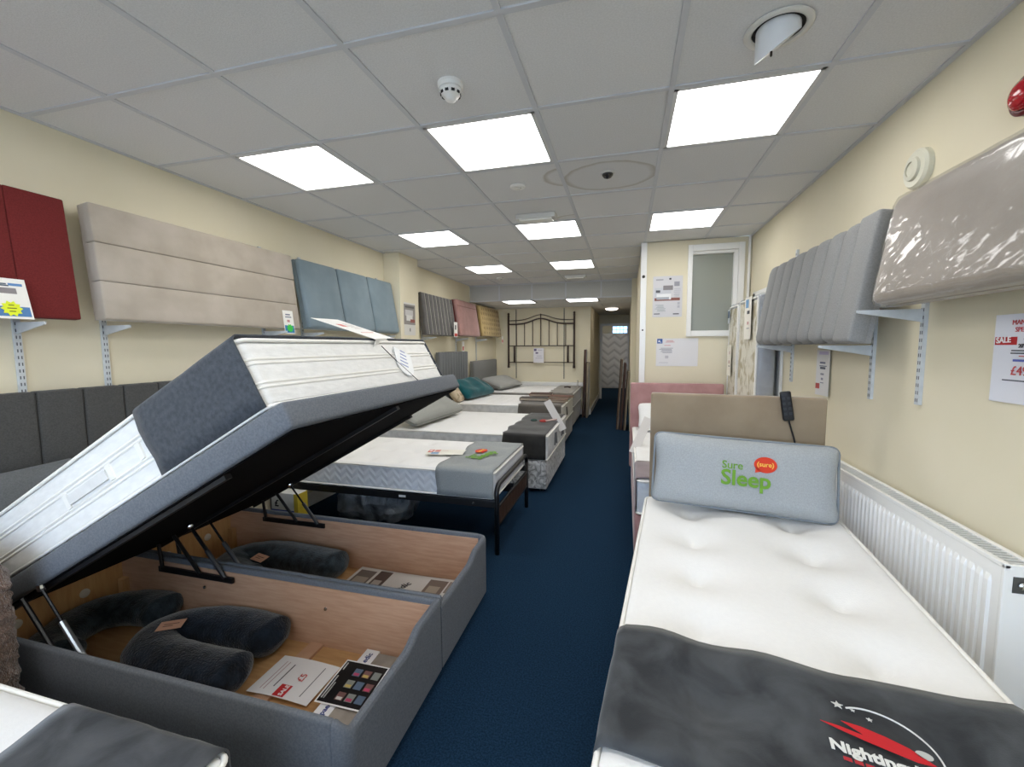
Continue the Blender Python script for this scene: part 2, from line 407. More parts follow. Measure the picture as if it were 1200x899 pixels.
for i in range(-4, 3):
    for j in range(-6, 10):
        if (i, j) in LIGHTS: continue
        if j*.6+GY > YP-.2 and i >= 1: continue
        x0, x1 = max(gx(i), XL), min(gx(i+1), XR); y0, y1 = max(gy(j), YF), gy(j+1)
        if j == 5 and i >= 1: y1 = YP
        cx, cy = (x0+x1)/2, (y0+y1)/2; key = (round(x1-x0, 3), round(y1-y0, 3)); m = STAINS.get((i, j), M_TILE)
        if key not in tile_meshes or (i, j) in STAINS:
            o = B(-(x1-x0)/2+.003, (x1-x0)/2-.003, -(y1-y0)/2+.003, (y1-y0)/2-.003, 0, .015).build('ceiling_tile', m, ceil)
            if (i, j) not in STAINS: tile_meshes[key] = o.data
        else:
            o = bpy.data.objects.new('ceiling_tile', tile_meshes[key]); COL.objects.link(o); o.parent = ceil
        o.location = (cx, cy, CZ+.005)
for i in range(-3, 3):
    y1 = YS if i < 1 else YP
    B(gx(i)-.012, gx(i)+.012, YF, y1, CZ-.001, CZ+.006).build('grid_runner', M_TEE, ceil)
for j in range(-5, 11):
    x1 = XR if gy(j) < YP else .15
    B(XL, x1, gy(j)-.012, gy(j)+.012, CZ-.0015, CZ+.0055).build('cross_tee', M_TEE, ceil)
MB().box(XL, XL+.022, YF, YS, CZ-.002, CZ+.005).box(XR-.022, XR, YF, YP, CZ-.002, CZ+.005).build('edge_trim', M_TEE, ceil)
# bulkhead and lower ceiling at the back
low = struct('ceiling_low', B(XL, .3, YS+.02, 12.0, LOWZ+.02, LOWZ+.1), M_TILE)
struct('ceiling_far', B(-1.9, 1.3, 12.0, 15.3, 2.5, 2.6), M_WHITE)
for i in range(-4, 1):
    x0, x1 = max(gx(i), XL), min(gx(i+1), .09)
    B(x0+.006, x1-.006, YS, YS+.02, LOWZ+.015, CZ-.004).build('bulkhead_panel', noisy('bdbdb9', 'c6c6c2', scale=60, bump=.2), low)  # same tile as the ceiling, darker grey: weaker light put into the colour
    B(x1-.012, x1+.012, YS-.003, YS+.02, LOWZ, CZ).build('bulkhead_bar', M_TEE, low)
B(XL, .09, YS-.003, YS+.024, LOWZ-.003, LOWZ+.018).build('bulkhead_rail', M_TEE, low)
B(XL, .09, YS-.003, YS+.02, CZ-.02, CZ+.005).build('bulkhead_rail', M_TEE, low)
LOWL = [(-2.2, 7.72), (-1.04, 7.72)]
for i in range(-4, 1):
    for j in range(3):
        x0, x1 = max(-2.8, -2.8+.58*(i+4)), min(-2.8+.58*(i+5), .07); y0 = YS+.02+.53*j
        if (i, j) in ((-3, 0), (-1, 0)): continue
        B(x0+.01, x1-.01, y0+.01, y0+.52, LOWZ+.004, LOWZ+.02).build('ceiling_tile', M_TILE, low)
        B(x1-.01, x1+.01, y0, y0+.53, LOWZ, LOWZ+.006).build('grid_runner', M_TEE, low)

# ------------------------------------------------------------ ceiling fittings
def ceiling_light(x, y, z, wx, wy, label, group):
    t = thing('ceiling_light', label, 'ceiling light', (x, y, z), group=group)
    f = MB()
    for a in ((-wx/2, -wx/2+.018, -wy/2, wy/2), (wx/2-.018, wx/2, -wy/2, wy/2), (-wx/2, wx/2, -wy/2, -wy/2+.018), (-wx/2, wx/2, wy/2-.018, wy/2)): f.box(*a, -.002, .02)
    f.build('frame', mat('d8d8d8', .5), t)
    B(-wx/2+.01, wx/2-.01, -wy/2+.01, wy/2-.01, .002, .012).build('diffuser', emit('fffefc', LAMP), t)
for (i, j) in sorted(LIGHTS, key=lambda q: (q[1], q[0])):
    lab = {(-3, 1): 'glowing light panel in the ceiling above the beige headboard', (-1, 1): 'glowing light panel next to the smoke detector tile', (1, 1): 'glowing light panel next to the swivel spotlight tile',
           (-3, 4): 'glowing light panel in the ceiling before the cream pillar', (-1, 4): 'glowing light panel touching the shallow white box unit', (1, 4): 'glowing light panel just before the partition window',
           (-3, 7): 'glowing light panel beyond the pillar above the striped headboard', (-1, 7): 'glowing light panel between the emergency light and the box unit'}.get((i, j), 'light panel at the shop front, %s row' % ('window' if j == -5 else 'second') + {-3: ' over the bed side', -1: ' over the aisle', 1: ' over the radiator side'}[i])
    ceiling_light(gx(i)+.3, gy(j)+.3, CZ, .576, .576, lab, 'square ceiling light panels')
for x, y in ((-1.93, 7.735), (-.77, 7.735)):
    ceiling_light(x, y, LOWZ, .56, .51, 'glowing light panel in the lowered ceiling nearer the %s' % ('gold headboard' if x < -1.5 else 'corridor'), 'light panels in the lowered ceiling')
t = thing('corridor_lamp', 'round glowing ceiling lamp in the corridor', 'ceiling lamp', (-.32, 9.54, LOWZ+.02))
MB().lathe([(.15, 0), (.15, -.02), (.14, -.03)], 24).build('rim', M_WHITE, t)
MB().lathe([(.135, -.03), (.12, -.055), (.07, -.068), (.01, -.07)], 24).build('diffuser', emit('fff2e6', 4), t, smooth=True)
t = thing('added_room_lamp', 'added unseen round lamp brightening the room beyond the doorway', 'ceiling lamp', (-.3, 13.4, 2.5))  # added out of view to brighten the far room and its mattress
MB().lathe([(.2, 0), (.2, -.03), (.19, -.04)], 24).build('rim', M_WHITE, t)
MB().lathe([(.185, -.04), (.17, -.07), (.1, -.085), (.01, -.09)], 24).build('diffuser', emit('fff6ec', 20), t, smooth=True)
# smoke detector
t = thing('smoke_detector', 'white domed smoke detector with dark slots on a ceiling tile', 'smoke detector', (-.739, 1.775, CZ+.005))
MB().lathe([(.055, 0), (.055, -.012), (.05, -.022)], 28).build('base', M_WHITE, t, smooth=False)
MB().lathe([(.048, -.022), (.047, -.034), (.036, -.05), (.024, -.054), (.022, -.066), (.012, -.07)], 28).build('dome', M_WHITE, t, smooth=True)
for k in range(10):
    B(-.007, .007, -.044, -.040, -.0475, -.037).build('slot', mat('1c1c1c', .6), t).rotation_euler = (0, 0, 2*PI*k/10)
# swivel downlight
t = thing('swivel_downlight', 'white recessed swivel spotlight tilted out of a speckled ceiling tile', 'spotlight', M=Tr(.498, 1.79, CZ+.004) @ Matrix.Scale(.85, 4))
MB().lathe([(.115, 0), (.128, -.003), (.125, -.008), (.108, -.012), (.098, -.008), (.098, 0)], 40).build('ring', mat('dcdad2', .35), t, smooth=True)
MB().lathe([(.097, -.0015), (.01, -.001)], 30).build('recess', mat('0c0b0b', .7), t)
mb = MB(); prof = []
def barrel(a, b):
    an = a*2*PI; x, y = .082*math.cos(an), .082*math.sin(an)
    z0 = 0; z1 = -.008-.125*max(0, min(1, (.5+.5*math.cos(an-3.6)))); return (x, y, z0+(z1-z0)*b)
mb.grid(barrel, 40, 6); mb.grid(lambda a, b: (.082*math.cos(a*2*PI)*(1-.999*b), .082*math.sin(a*2*PI)*(1-.999*b), (-.008-.125*(.5+.5*math.cos(a*2*PI-3.6)))*(1-b)-.045*b), 40, 4)
mb.build('barrel', mat('e6e8ea', .4), t, smooth=True)
MB().lathe([(.005, 0), (.005, -.016), (.003, -.02)], 10, Tr(-.01, .045, -.06)).build('thumb_screw', mat('2a2522', .5), t)
t = thing('ceiling_sensor', 'small flat white disc sensor on the tile beside the stained one', 'sensor', (-.747, 2.971, CZ+.005))
MB().lathe([(.055, 0), (.055, -.008), (.045, -.014)], 24).build('disc', M_WHITE, t); MB().lathe([(.025, -.012), (.02, -.02), (.005, -.022)], 16).build('lens', mat('e4e2da', .4), t, smooth=True)
t = thing('ceiling_sensor', 'small white dome sensor in front of the ceiling bulkhead', 'sensor', (-1.999, 6.73, CZ+.005))
MB().lathe([(.06, 0), (.06, -.012), (.05, -.02)], 24).build('disc', M_WHITE, t); MB().lathe([(.035, -.018), (.03, -.04), (.008, -.046)], 16).build('lens', mat('e4e2da', .4), t, smooth=True)
t = thing('dome_camera', 'small black glass dome camera in the water stained ceiling tile', 'camera', (-.135, 2.902, CZ+.005))
MB().lathe([(.045, 0), (.045, -.006), (.036, -.012)], 24).build('collar', mat('c8c6c0', .4), t)
MB().lathe([(.036, -.008), (.034, -.02), (.022, -.034), (.004, -.04)], 20).build('dome', mat('0a0a0c', .08, 0, .8), t, smooth=True)
for (x, y, wd, lab) in ((-.755, 3.64, .34, 'shallow white box unit on the ceiling beside a light panel'), (-.79, 6.84, .33, 'shallow white emergency light box near the bulkhead')):
    t = thing('emergency_light', lab, 'emergency light', (x, y, CZ+.004))
    B(-wd/2, wd/2, -.06, .06, -.04, 0).build('housing', mat('d9d8d2', .4), t, bevel=.008)
    B(-wd/2+.03, wd/2-.03, -.045, .045, -.055, -.035).build('lens', mat('f0efe8', .25), t, bevel=.008)
# right wall devices
t = thing('alarm_sounder', 'round cream fire alarm disc on the right wall', 'alarm', M=frame((XR, 2.303, 2.205), (0, -1, 0), (0, 0, 1)))
MB().lathe([(.082, 0), (.082, .02), (.072, .03), (.05, .032)], 32).build('base', mat('dcd9c6', .4), t)
MB().lathe([(.05, .03), (.046, .042), (.03, .046), (.03, .04), (.004, .04)], 28).build('cap', mat('d2cfbd', .45), t)
t = thing('red_beacon', 'red glossy fire alarm beacon on the right wall', 'alarm', M=frame((XR, 1.79, 2.235), (0, -1, 0), (0, 0, 1)))
MB().lathe([(.062, 0), (.062, .016), (.052, .02)], 32).build('base', mat('5e0c16', .3), t, smooth=False)
MB().lathe([(.048, .018), (.044, .032), (.028, .042), (.004, .046)], 28).build('lens', mat('b01222', .12, 0, .7), t, smooth=True)

# ------------------------------------------------------------ shelf uprights and brackets on the walls
SLOTM = mat('55585c', .6)
def upright(side, y, z0, z1, label, group, tip=.2, zb=None):
    x = XL if side < 0 else XR
    t = thing('wall_upright', label, 'wall bracket', (x, y, z0), group=group)
    q = -side
    MB().box(min(0, q*.014), max(0, q*.014), -.013, .013, 0, z1-z0).build('channel', M_STEEL, t)
    sl = MB(); n = int((z1-z0)/.032)
    for k in range(n):
        for yy in (-.006, .006): sl.box(min(q*.0135, q*.0148), max(q*.0135, q*.0148), yy-.002, yy+.002, .012+k*.032, .027+k*.032)
    sl.build('slots', SLOTM, t)
    if zb:
        poly = [(0, -.055), (tip, -.012), (tip, 0), (0, 0)]
        M_ = Matrix(((q, 0, 0, q*.012), (0, 0, 1, -.004), (0, 1, 0, zb-z0), (0, 0, 0, 1)))
        MB().prism(poly, .008, M_).build('bracket_arm', M_STEEL, t)
for y in (1.35, 1.70): upright(-1, y, 1.2, 2.1, 'white twin slot upright with bracket under the %s headboard' % ('dark red' if y < 1.5 else 'three-panel beige'), 'left wall uprights', .2, 1.578)
for y in (2.78, 3.2, 4.4): upright(-1, y, 1.2, 2.24, 'white twin slot upright under the %s' % {2.78: 'far end of the beige headboard', 3.2: 'near end of the blue headboard', 4.4: 'far end of the blue headboard'}[y], 'left wall uprights', .22, 1.583)
for y, n in ((5.5, 'striped grey'), (6.75, 'dusty pink'), (7.75, 'gold buttoned')): upright(-1, y, 1.15, 2.15, 'white upright holding the %s headboard' % n, 'left wall uprights', .22, 1.592)
upright(1, 2.2, 1.19, 1.75, 'white slotted upright and bracket under the plastic wrapped headboard', 'right wall uprights', .24, 1.597)
upright(1, 2.57, 1.17, 2.09, 'white slotted upright under the near end of the fluted grey headboard', 'right wall uprights', .24, 1.445)
upright(1, 3.66, 1.17, 2.15, 'white slotted upright under the far end of the fluted grey headboard', 'right wall uprights', .24, 1.445)
for x, n in ((-2.33, 'left'), (-1.28, 'right')):
    t = thing('wall_upright', 'thin metal upright behind the metal headboard, nearer the %s' % ('gold headboard' if n == 'left' else 'corridor'), 'wall bracket', (x, YB, .75), group='back wall uprights')
    B(-.012, .012, -.012, 0, 0, 1.5).build('channel', mat('9b9684', .5), t)
    mb = MB()
    for k in range(44): mb.box(-.006, .006, -.0128, -.0118, .02+k*.033, .038+k*.033)
    mb.build('slots', SLOTM, t)

# ------------------------------------------------------------ headboards on the walls
def lean_frame(side, y0, y1, zb, xb, xt, h):
    """board frame: x along the wall, y up the leaning board, z out into the room; origin at the bottom near the wall"""
    if side < 0: u = Vector((0, 1, 0)); o = Vector((xb, y0, zb))
    else: u = Vector((0, -1, 0)); o = Vector((xb, y1, zb))
    dx = xt-xb; v = Vector((dx, 0, math.sqrt(h*h-dx*dx)))
    return frame(o, u, v)
def headboard(name, label, M, L, H, T, panels, m, back=None, r=.02, group=None, nsub=(4, 4, 2), fn=None, last_r=None, bt=.03):
    """panels: rectangles (x0,x1,y0,y1) of padded cloth on a backing board"""
    t = thing(name, label, 'headboard', M=M, group=group)
    B(.004, L-.004, .004, H-.004, 0, bt).build('backing_board', back or m, t)
    for (x0, x1, y0, y1) in panels:
        mb = MB().rbox(x1-x0, y1-y0, T-.015, last_r if last_r and x1 > L-.01 else r, nsub, fn, Tr((x0+x1)/2, (y0+y1)/2, .015+(T-.015)/2))
        mb.build('panel' if len(panels) > 1 else 'padded_cover', m, t, smooth=True)
    return t
# left wall row
headboard('wall_headboard', 'dark red padded headboard with vertical seams on the left wall', lean_frame(-1, .45, 1.52, 1.592, -2.70, -2.755, .6), 1.07, .59, .06,
          [(k*.214, (k+1)*.214, 0, .59) for k in range(5)], fabric('6a2626', '742c2b'), r=.008)
M_BEIGE = noisy('aaa092', 'b8aea1', scale=5, detail=4, bump=.1, bscale=300, rough=.8, sheen=.3)
headboard('wall_headboard', 'beige velvet headboard with three horizontal padded panels', lean_frame(-1, 1.60, 2.97, 1.596, -2.69, -2.75, .61), 1.37, .60, .085,
          [(0, 1.37, k*.2, (k+1)*.2) for k in range(3)], M_BEIGE, r=.011, nsub=(14, 4, 2))
headboard('wall_headboard', 'blue grey headboard split into three upright panels beside the pillar', lean_frame(-1, 3.06, 4.55, 1.604, -2.66, -2.76, .6), 1.49, .60, .08,
          [(k*.4967, (k+1)*.4967-.004, 0, .6) for k in range(3)], velvet('76868e', '82929a', 4), r=.03)
t = headboard('wall_headboard', 'dark grey headboard with thin pale vertical stripes beyond the pillar', lean_frame(-1, 5.28, 6.36, 1.61, -2.68, -2.75, .58), 1.08, .58, .07,
          [(k*.12, (k+1)*.12-.004, 0, .58) for k in range(9)], velvet('5a5856', '666462'), r=.02)
for k in range(1, 9): B(k*.12-.006, k*.12+.002, .01, .57, .02, .064).build('stripe', mat('c9c4b8', .6), t)
t = headboard('wall_headboard', 'dusty pink headboard with a flat raised border', lean_frame(-1, 6.46, 7.40, 1.62, -2.66, -2.75, .6), .94, .6, .09,
          [(0, .94, 0, .6)], velvet('a9807a', 'b48a84'), back=mat('6b2f2f', .8), r=.03)
MB().tube([(.0, .49, .09), (.94, .49, .09)], .004, 6).build('seam', mat('8a625e', .8), t)
t = headboard('wall_headboard', 'gold headboard with rows of dark slit tufts in the back corner', lean_frame(-1, 7.55, 8.80, 1.64, -2.66, -2.74, .58), 1.25, .58, .08,
          [(0, 1.25, 0, .58)], velvet('a8905f', 'b69e6c'), back=mat('4a3a25', .8), r=.03)
mb = MB()
for r_ in range(6):
    for c in range(11):
        x = .09+c*.105+(r_ % 2)*.04; y = .06+r_*.092; mb.rbox(.016, .05, .012, .005, (1, 1, 1), None, Tr(x, y, .078))
mb.build('tufts', mat('4d3f2a', .9), t, kind='stuff')
# right wall: fluted grey, then the taupe one in its clear wrapping
headboard('wall_headboard', 'pale grey fluted headboard with rounded vertical channels on the right wall', lean_frame(1, 2.30, 3.82, 1.447, 1.075, 1.17, .6), 1.52, .6, .095,
          [(k*.1689, (k+1)*.1689, 0, .6) for k in range(9)], fabric('8b8b8b', '969695'), r=.055, nsub=(2, 6, 2), last_r=.018)
HM = lean_frame(1, .85, 2.2, 1.602, 1.10, 1.17, .46)
t = headboard('wall_headboard', 'taupe satin headboard wrapped in shiny clear plastic on the right wall', HM, 1.35, .45, .10,
              [(0, 1.35, 0, .45)], noisy('948a7e', '9d9387', scale=6, bump=.05, bscale=300, rough=.45, sheen=.2, spec=.5), r=.045, nsub=(16, 8, 2))
def crinkle(p):
    a = noise.noise(Vector((p.x*7+p.y*5, p.y*16-p.x*10, 3.1)))
    b = noise.noise(Vector((p.x*30+p.y*22, p.y*60-p.x*38, 9.7)))
    k = .0035*a + .0022*max(0, b)
    s = 1 if p.z > 0 else -.2
    return p+Vector((0, 0, (k+.002)*s))
MB().rbox(1.362, .468, .094, .046, (150, 60, 2), crinkle, Tr(.675, .225, .056)).build('plastic_wrap', film(.04, .12, 'ffffff', 'clear_plastic'), t, smooth=True, label='clear crinkled plastic wrapping')

# ------------------------------------------------------------ printed things on the walls
def on_left(y0, z0, x): return frame((x, y0, z0), (0, 1, 0), (0, 0, 1))
def on_right(y0, z0, x): return frame((x, y0, z0), (0, -1, 0), (0, 0, 1))
def on_back(x0, z0, y): return frame((x0, y, z0), (1, 0, 0), (0, 0, 1))
def star(t, cx, cy, r, h, z=.003, n=10):
    p = []
    for k in range(2*n): a = PI*k/n; q = r if k % 2 == 0 else r*.74; p.append((cx+q*math.cos(a), cy+q*math.sin(a)))
    MB().prism(p, .001, Tr(0, 0, z)).build('price_star', mat(h, .5), t)
M_ = frame((-2.585, 1.185, 1.584), (0, 1, 0), (-.045, 0, .18))
t = sheet('shop_card', 'white shop card with a yellow star standing before the dark red headboard', 'card', M_, .128, .183,
          [(.3, .62, .72, .76, '8d8788'), (.02, .06, .95, .3, '4d7fb4'), (.55, .82, .9, .88, '5f8cc0'), (.22, .80, .55, .83, '5b6675'), (.26, .84, .5, .87, '5b6675')])
star(t, .062, .045, .036, 'e3ef2a')
lines_ = MB()
for k, wq in enumerate((.02, .03, .018)): lines_.box(.062-wq/2, .062+wq/2, .03+k*.014, .034+k*.014, .004, .0045)
lines_.build('print_block', mat('5d6a1c', .6), t, kind='stuff')
M_ = frame((-2.6, 2.795, 1.562), (0, 1, 0), (-.02, 0, .18))
t = sheet('shop_card', 'narrow white hang tag with a green star below the beige headboard', 'card', M_, .105, .185,
          [(.05, .04, .95, .36, '2f7fae'), (.25, .8, .7, .85, '5a6480'), (.2, .7, .8, .74, '5a6480'), (.35, .5, .6, .6, 'c98d92')])
star(t, .055, .045, .034, '35c24a')
t = sheet('wall_poster', 'bedroom poster on the cream pillar face', 'poster', on_left(4.645, 1.595, -2.588), .28, .395,
          [(.0, .33, 1, .95, '8f8a86'), (.1, .6, .8, .78, 'c9c7c6'), (.2, .45, .75, .62, 'dcdad6'), (.55, .4, .95, .5, '8f5148'), (.1, .84, .9, .9, '5d5a58'), (.48, .12, .54, .22, '5d5a58')], paper='d9d6d0')
t = sheet('hang_tag', 'white price tag on the striped grey headboard corner', 'tag', on_left(6.14, 1.60, -2.57), .14, .23,
          [(.25, .5, .6, .8, '4a4a50'), (.1, .05, .9, .25, 'c9443f')])
t = sheet('hang_tag', 'white and red price tag below the dusty pink headboard', 'tag', on_left(6.84, 1.37, -2.72), .1, .17, [(.2, .1, .8, .5, 'c9443f')])
t = sheet('hang_tag', 'small white and red tag below the gold headboard', 'tag', on_left(8.68, 1.52, -2.55), .1, .15, [(.2, .1, .8, .5, 'c9443f')])
t = sheet('wall_poster', 'portrait poster of a bed on the partition beside the window', 'poster', on_back(.268, 1.757, YP-.002), .30, .435,
          [(.06, .40, .92, .47, '8c5b50'), (.06, .47, .62, .72, 'c9cbd0'), (.13, .43, .62, .57, 'e9e9ea'), (.13, .43, .55, .49, 'a9adb4'), (.35, .66, .68, .77, '8b8687'), (.1, .6, .25, .66, '5d5f66'),
           (.72, .75, .9, .86, '9c9ba2'), (.05, .07, .25, .09, '55565c'), (.7, .06, .9, .085, '55565c'), (.55, .91, .62, .95, '3c4048'), (.84, .3, .92, .36, 'b9b9c0'), (.84, .22, .92, .28, 'b9b9c0'), (.1, .9, .35, .93, 'a9a8ae')]
          + lines(.08, .45, [.14, .17, .2, .23, .26, .29], .012, 'a9b0b0') + lines(.7, .95, [.5, .53, .56, .6, .64, .68], .012, 'b4b4ba'), paper='d4d2d4')
t = sheet('wall_notice', 'landscape white notice with a blue logo square on the partition', 'notice', on_back(.315, 1.226, YP-.002), .425, .30,
          [(.02, .82, .15, .99, '3f5e9c'), (.05, .87, .09, .93, 'e9ecf2'), (.1, .85, .12, .88, 'e9ecf2')] + lines(.2, .45, [.9, .86], .02, 'cf8f8f') + lines(.15, .4, [.74], .02, 'cf8f8f')
          + lines(.07, .45, [.64, .6, .56, .52, .48], .018, '9a9aa4') + [(.22, .28, .30, .38, 'c2bfc4'), (.07, .12, .3, .13, '9a9aa4')], paper='e3e1e2')
t = sheet('price_sign', 'white sale sign with red and blue print pinned on the right wall', 'sign', on_right(1.832, 1.255, XR-.004), .21, .29,
          [(.02, .655, .40, .745, 'c02a2e')] + lines(.28, .95, [.585, .555], .014, '50505a', .08) + lines(.45, .8, [.525], .012, 'd26a6c') + [(.36, .47, .62, .495, '5c66b4'), (.68, .47, .95, .495, '5c66b4')] + lines(.2, 1.0, [.25], .014, '50505a', .02),
          [('MANAGERS', .30, .88, .022, 'c4484c'), ('SPECIAL', .36, .80, .022, 'c4484c'), ('SALE', .05, .675, .027, 'f6f2f0', 3, .0006), ("4'6\"", .52, .70, .02, '44444c'), ("20\" Pa", .44, .625, .017, '33333a', 0, .0005), ('£499', .34, .32, .042, 'c4484c')], paper='e2e3ea', curl=.004)
t = sheet('hang_tag', 'long white leaflet hanging below the fluted grey headboard', 'tag', on_right(3.21, 1.125, XR-.006) , .185, .29,
          [(.15, .9, .85, .97, 'c9bfdc'), (.22, .7, .62, .74, '6b6f86'), (.2, .64, .75, .66, '6b6f86'), (.25, .58, .65, .63, '55586a'), (.3, .45, .55, .49, '8d8d98'), (.35, .34, .5, .39, '8d8d98'), (.3, .27, .55, .29, '8d8d98'), (.02, .14, .28, .26, 'b8504e')], paper='e0dedd', curl=.006)
t = sheet('price_sign', 'small white notice hanging on the dark metal headboard', 'sign', on_back(-1.92, 1.10, 8.93), .225, .31,
          [(.05, .8, .3, .95, '6a5f80'), (.2, .62, .45, .72, '6a5f80'), (.4, .85, .85, .88, 'a9a4b4'), (.3, .45, .8, .48, 'a9a4b4'), (.2, .3, .85, .33, 'a9a4b4')], paper='e2dfe4')

# ------------------------------------------------------------ bed making kit
def rrect(x0, x1, y0, y1, r, z, n=5):
    p = []
    for cx, cy, a0 in ((x1-r, y1-r, 0), (x0+r, y1-r, 90), (x0+r, y0+r, 180), (x1-r, y0+r, 270)):
        for k in range(n+1): a = math.radians(a0+90*k/n); p.append((cx+r*math.cos(a), cy+r*math.sin(a), z))
    return p
def mattress(label, M, L, W, H, tufts=True, band=None, bandw=.45, bandm=None, border=None, ridges=(), top=None, cat='mattress', bend=0, group=None, tuftd=.014, sp=.26, pipe=True, bandover=.0, res=.03):
    """local: x from head 0 to foot L, y centred, z from 0; parts: body, border, piping, foot band"""
    t = thing('mattress', label, 'mattress', M=M, group=group)
    tp = []
    if tufts:
        nx = max(2, int((L-.1)/sp)); ny = max(2, int((W-.08)/sp))
        for i in range(nx):
            for j in range(ny): tp.append(((i+.5)*L/nx, (j+.5)*W/ny-W/2))
    def dz(x, y):
        q = 0
        for a, b in tp:
            d2 = (x-a)**2+(y-b)**2
            if d2 < .09: q -= tuftd*.7*math.exp(-d2/.0011)+tuftd*math.exp(-d2/(.010*(sp/.26)**2))
        e = min(x, L-x, y+W/2, W/2-y); return q*min(1, max(0, e/.06)) + .006*min(1, max(0, e/.15))
    def fn(p):
        if p.z > H/2-.002: return p+Vector((0, 0, dz(p.x+L/2, p.y)))
        return p
    MB().rbox(L, W, H, .022, (int(L/res), int(W/res), 3), fn, Tr(L/2, 0, H/2)).build('body', top or M_MATT, t, smooth=True)
    if border:
        mb = MB(); a = rrect(-.003, L+.003, -W/2-.003, W/2+.003, .03, .022); b = [(x, y, H-.022) for x, y, z in a]; n = len(a)
        mb.add(a+b, [(i, (i+1) % n, n+(i+1) % n, n+i) for i in range(n)]); mb.build('side_border', border, t, smooth=True)
    if pipe:
        for z in (.012, H-.010):
            MB().tube(rrect(-.004, L+.004, -W/2-.004, W/2+.004, .03, z), .007, 6, closed=True).build('piping', M_PIPE, t, smooth=True)
    for z in ridges:
        MB().tube(rrect(-.002, L+.002, -W/2-.002, W/2+.002, .03, z), .0055, 6, closed=True).build('side_cord', M_PIPE, t, smooth=True)
    if band:
        x1 = L-bandover; x0 = x1-bandw; prof = []; e = .009; rr = .012+e; hw = W/2+e; zt = H+e
        for k in range(5): prof.append((-hw, .012+(zt-rr-.012)*k/4, 0))
        for k in range(1, 6): a = PI-PI/2*k/6; prof.append((-hw+rr+rr*math.cos(a), zt-rr+rr*math.sin(a), 0))
        nn = 26
        for k in range(nn+1): prof.append((-hw+rr+(2*hw-2*rr)*k/nn, zt, 1))
        for k in range(1, 6): a = PI/2-PI/2*k/6; prof.append((hw-rr+rr*math.cos(a), zt-rr+rr*math.sin(a), 0))
        for k in range(5): prof.append((hw, zt-rr-(zt-rr-.012)*k/4, 0))
        m = len(prof)-1
        def bf(a, b):
            y, z, tf = prof[min(m, int(round(b*m)))]
            x = x0+(x1-x0)*a; wob = .012*math.sin(y*9+1)+.008*math.sin(y*23)
            if not tf: wob += .006*math.sin(z*30)
            x += wob*(1-a)
            if tf: z += dz(x, y)*.55 + .003*noise.noise(Vector((x*9, y*9, 2)))
            else: y += (.004*noise.noise(Vector((x*14, z*9, 5))))
            return (x, y, z)
        o = MB().grid(bf, 12, m).build('foot_band', bandm, t, smooth=True)
        s = o.modifiers.new('thick', 'SOLIDIFY'); s.thickness = .005; s.offset = 1
    return t
def divan(label, M, L, W, H, m, group=None, split=True):
    """upholstered divan base on glides"""
    t = thing('divan_base', label, 'bed base', M=M, group=group)
    g = .035
    if split:
        for a, b in ((0, L/2-.003), (L/2+.003, L)):
            MB().rbox(b-a, W, H-g, .018, (3, 3, 2), None, Tr((a+b)/2, 0, g+(H-g)/2)).build('base_half', m, t, smooth=True)
    for sx in (.09, L-.06):
        for sy in (-1, 1):
            MB().lathe([(.02, 0), (.024, .004), (.024, .01), (.012, .014), (.012, g+.01)], 14, Tr(sx, sy*(W/2-.06), 0)).build('glide', M_CHROME, t)
    return t
def puff(lx, ly, lz, pinch=.75, seed=0, wob=.012):
    """pillow shape function for rbox: full in the middle, thin at the seams"""
    def fn(p):
        u = max(-1, min(1, p.x/(lx/2))); v = max(-1, min(1, p.y/(ly/2)))
        k = (1-u**4)**.5*(1-v**4)**.5 if abs(u) < 1 and abs(v) < 1 else 0
        z = p.z*(1-pinch+pinch*k)
        c = 1-.035*(1-abs(u)**2)*(abs(v)**3); e = 1-.05*(1-abs(v)**2)*(abs(u)**3)
        q = Vector((p.x*e, p.y*c, z))
        q.z += wob*noise.noise(Vector((p.x*5+seed, p.y*6, seed)))*(k+.1)
        return q
    return fn
def pillow(name, label, M, lx, ly, lz, m, piping=None, seed=0, cat='pillow', pinch=.75, wob=.012, group=None, rest=None):
    if rest is not None:
        tmp = MB().rbox(lx, ly, lz, min(.05, lz*.45), (26, 18, 2), puff(lx, ly, lz, pinch, seed, wob)); M = Tr(0, 0, rest-min((M @ p).z for p in tmp.v)) @ M
    t = thing(name, label, cat, M=M, group=group); f = puff(lx, ly, lz, pinch, seed, wob)
    MB().rbox(lx, ly, lz, min(.05, lz*.45), (26, 18, 2), f).build('cover', m, t, smooth=True)
    if piping:
        pts = [f(Vector((x, y, 0))) for x, y, z in rrect(-lx/2, lx/2, -ly/2, ly/2, .045, 0, 6)]
        full = []
        for i, p in enumerate(pts):
            q = pts[(i+1) % len(pts)]; n = max(1, int((q-p).length/.05))
            full += [p.lerp(q, k/n) for k in range(n)]
        full = [f(Vector((p.x, p.y, 0)))*0 + Vector((p.x, p.y, f(Vector((p.x, p.y, 0))).z)) for p in full]
        MB().tube(full, .006, 6, closed=True).build('piping', piping, t, smooth=True)
    return t

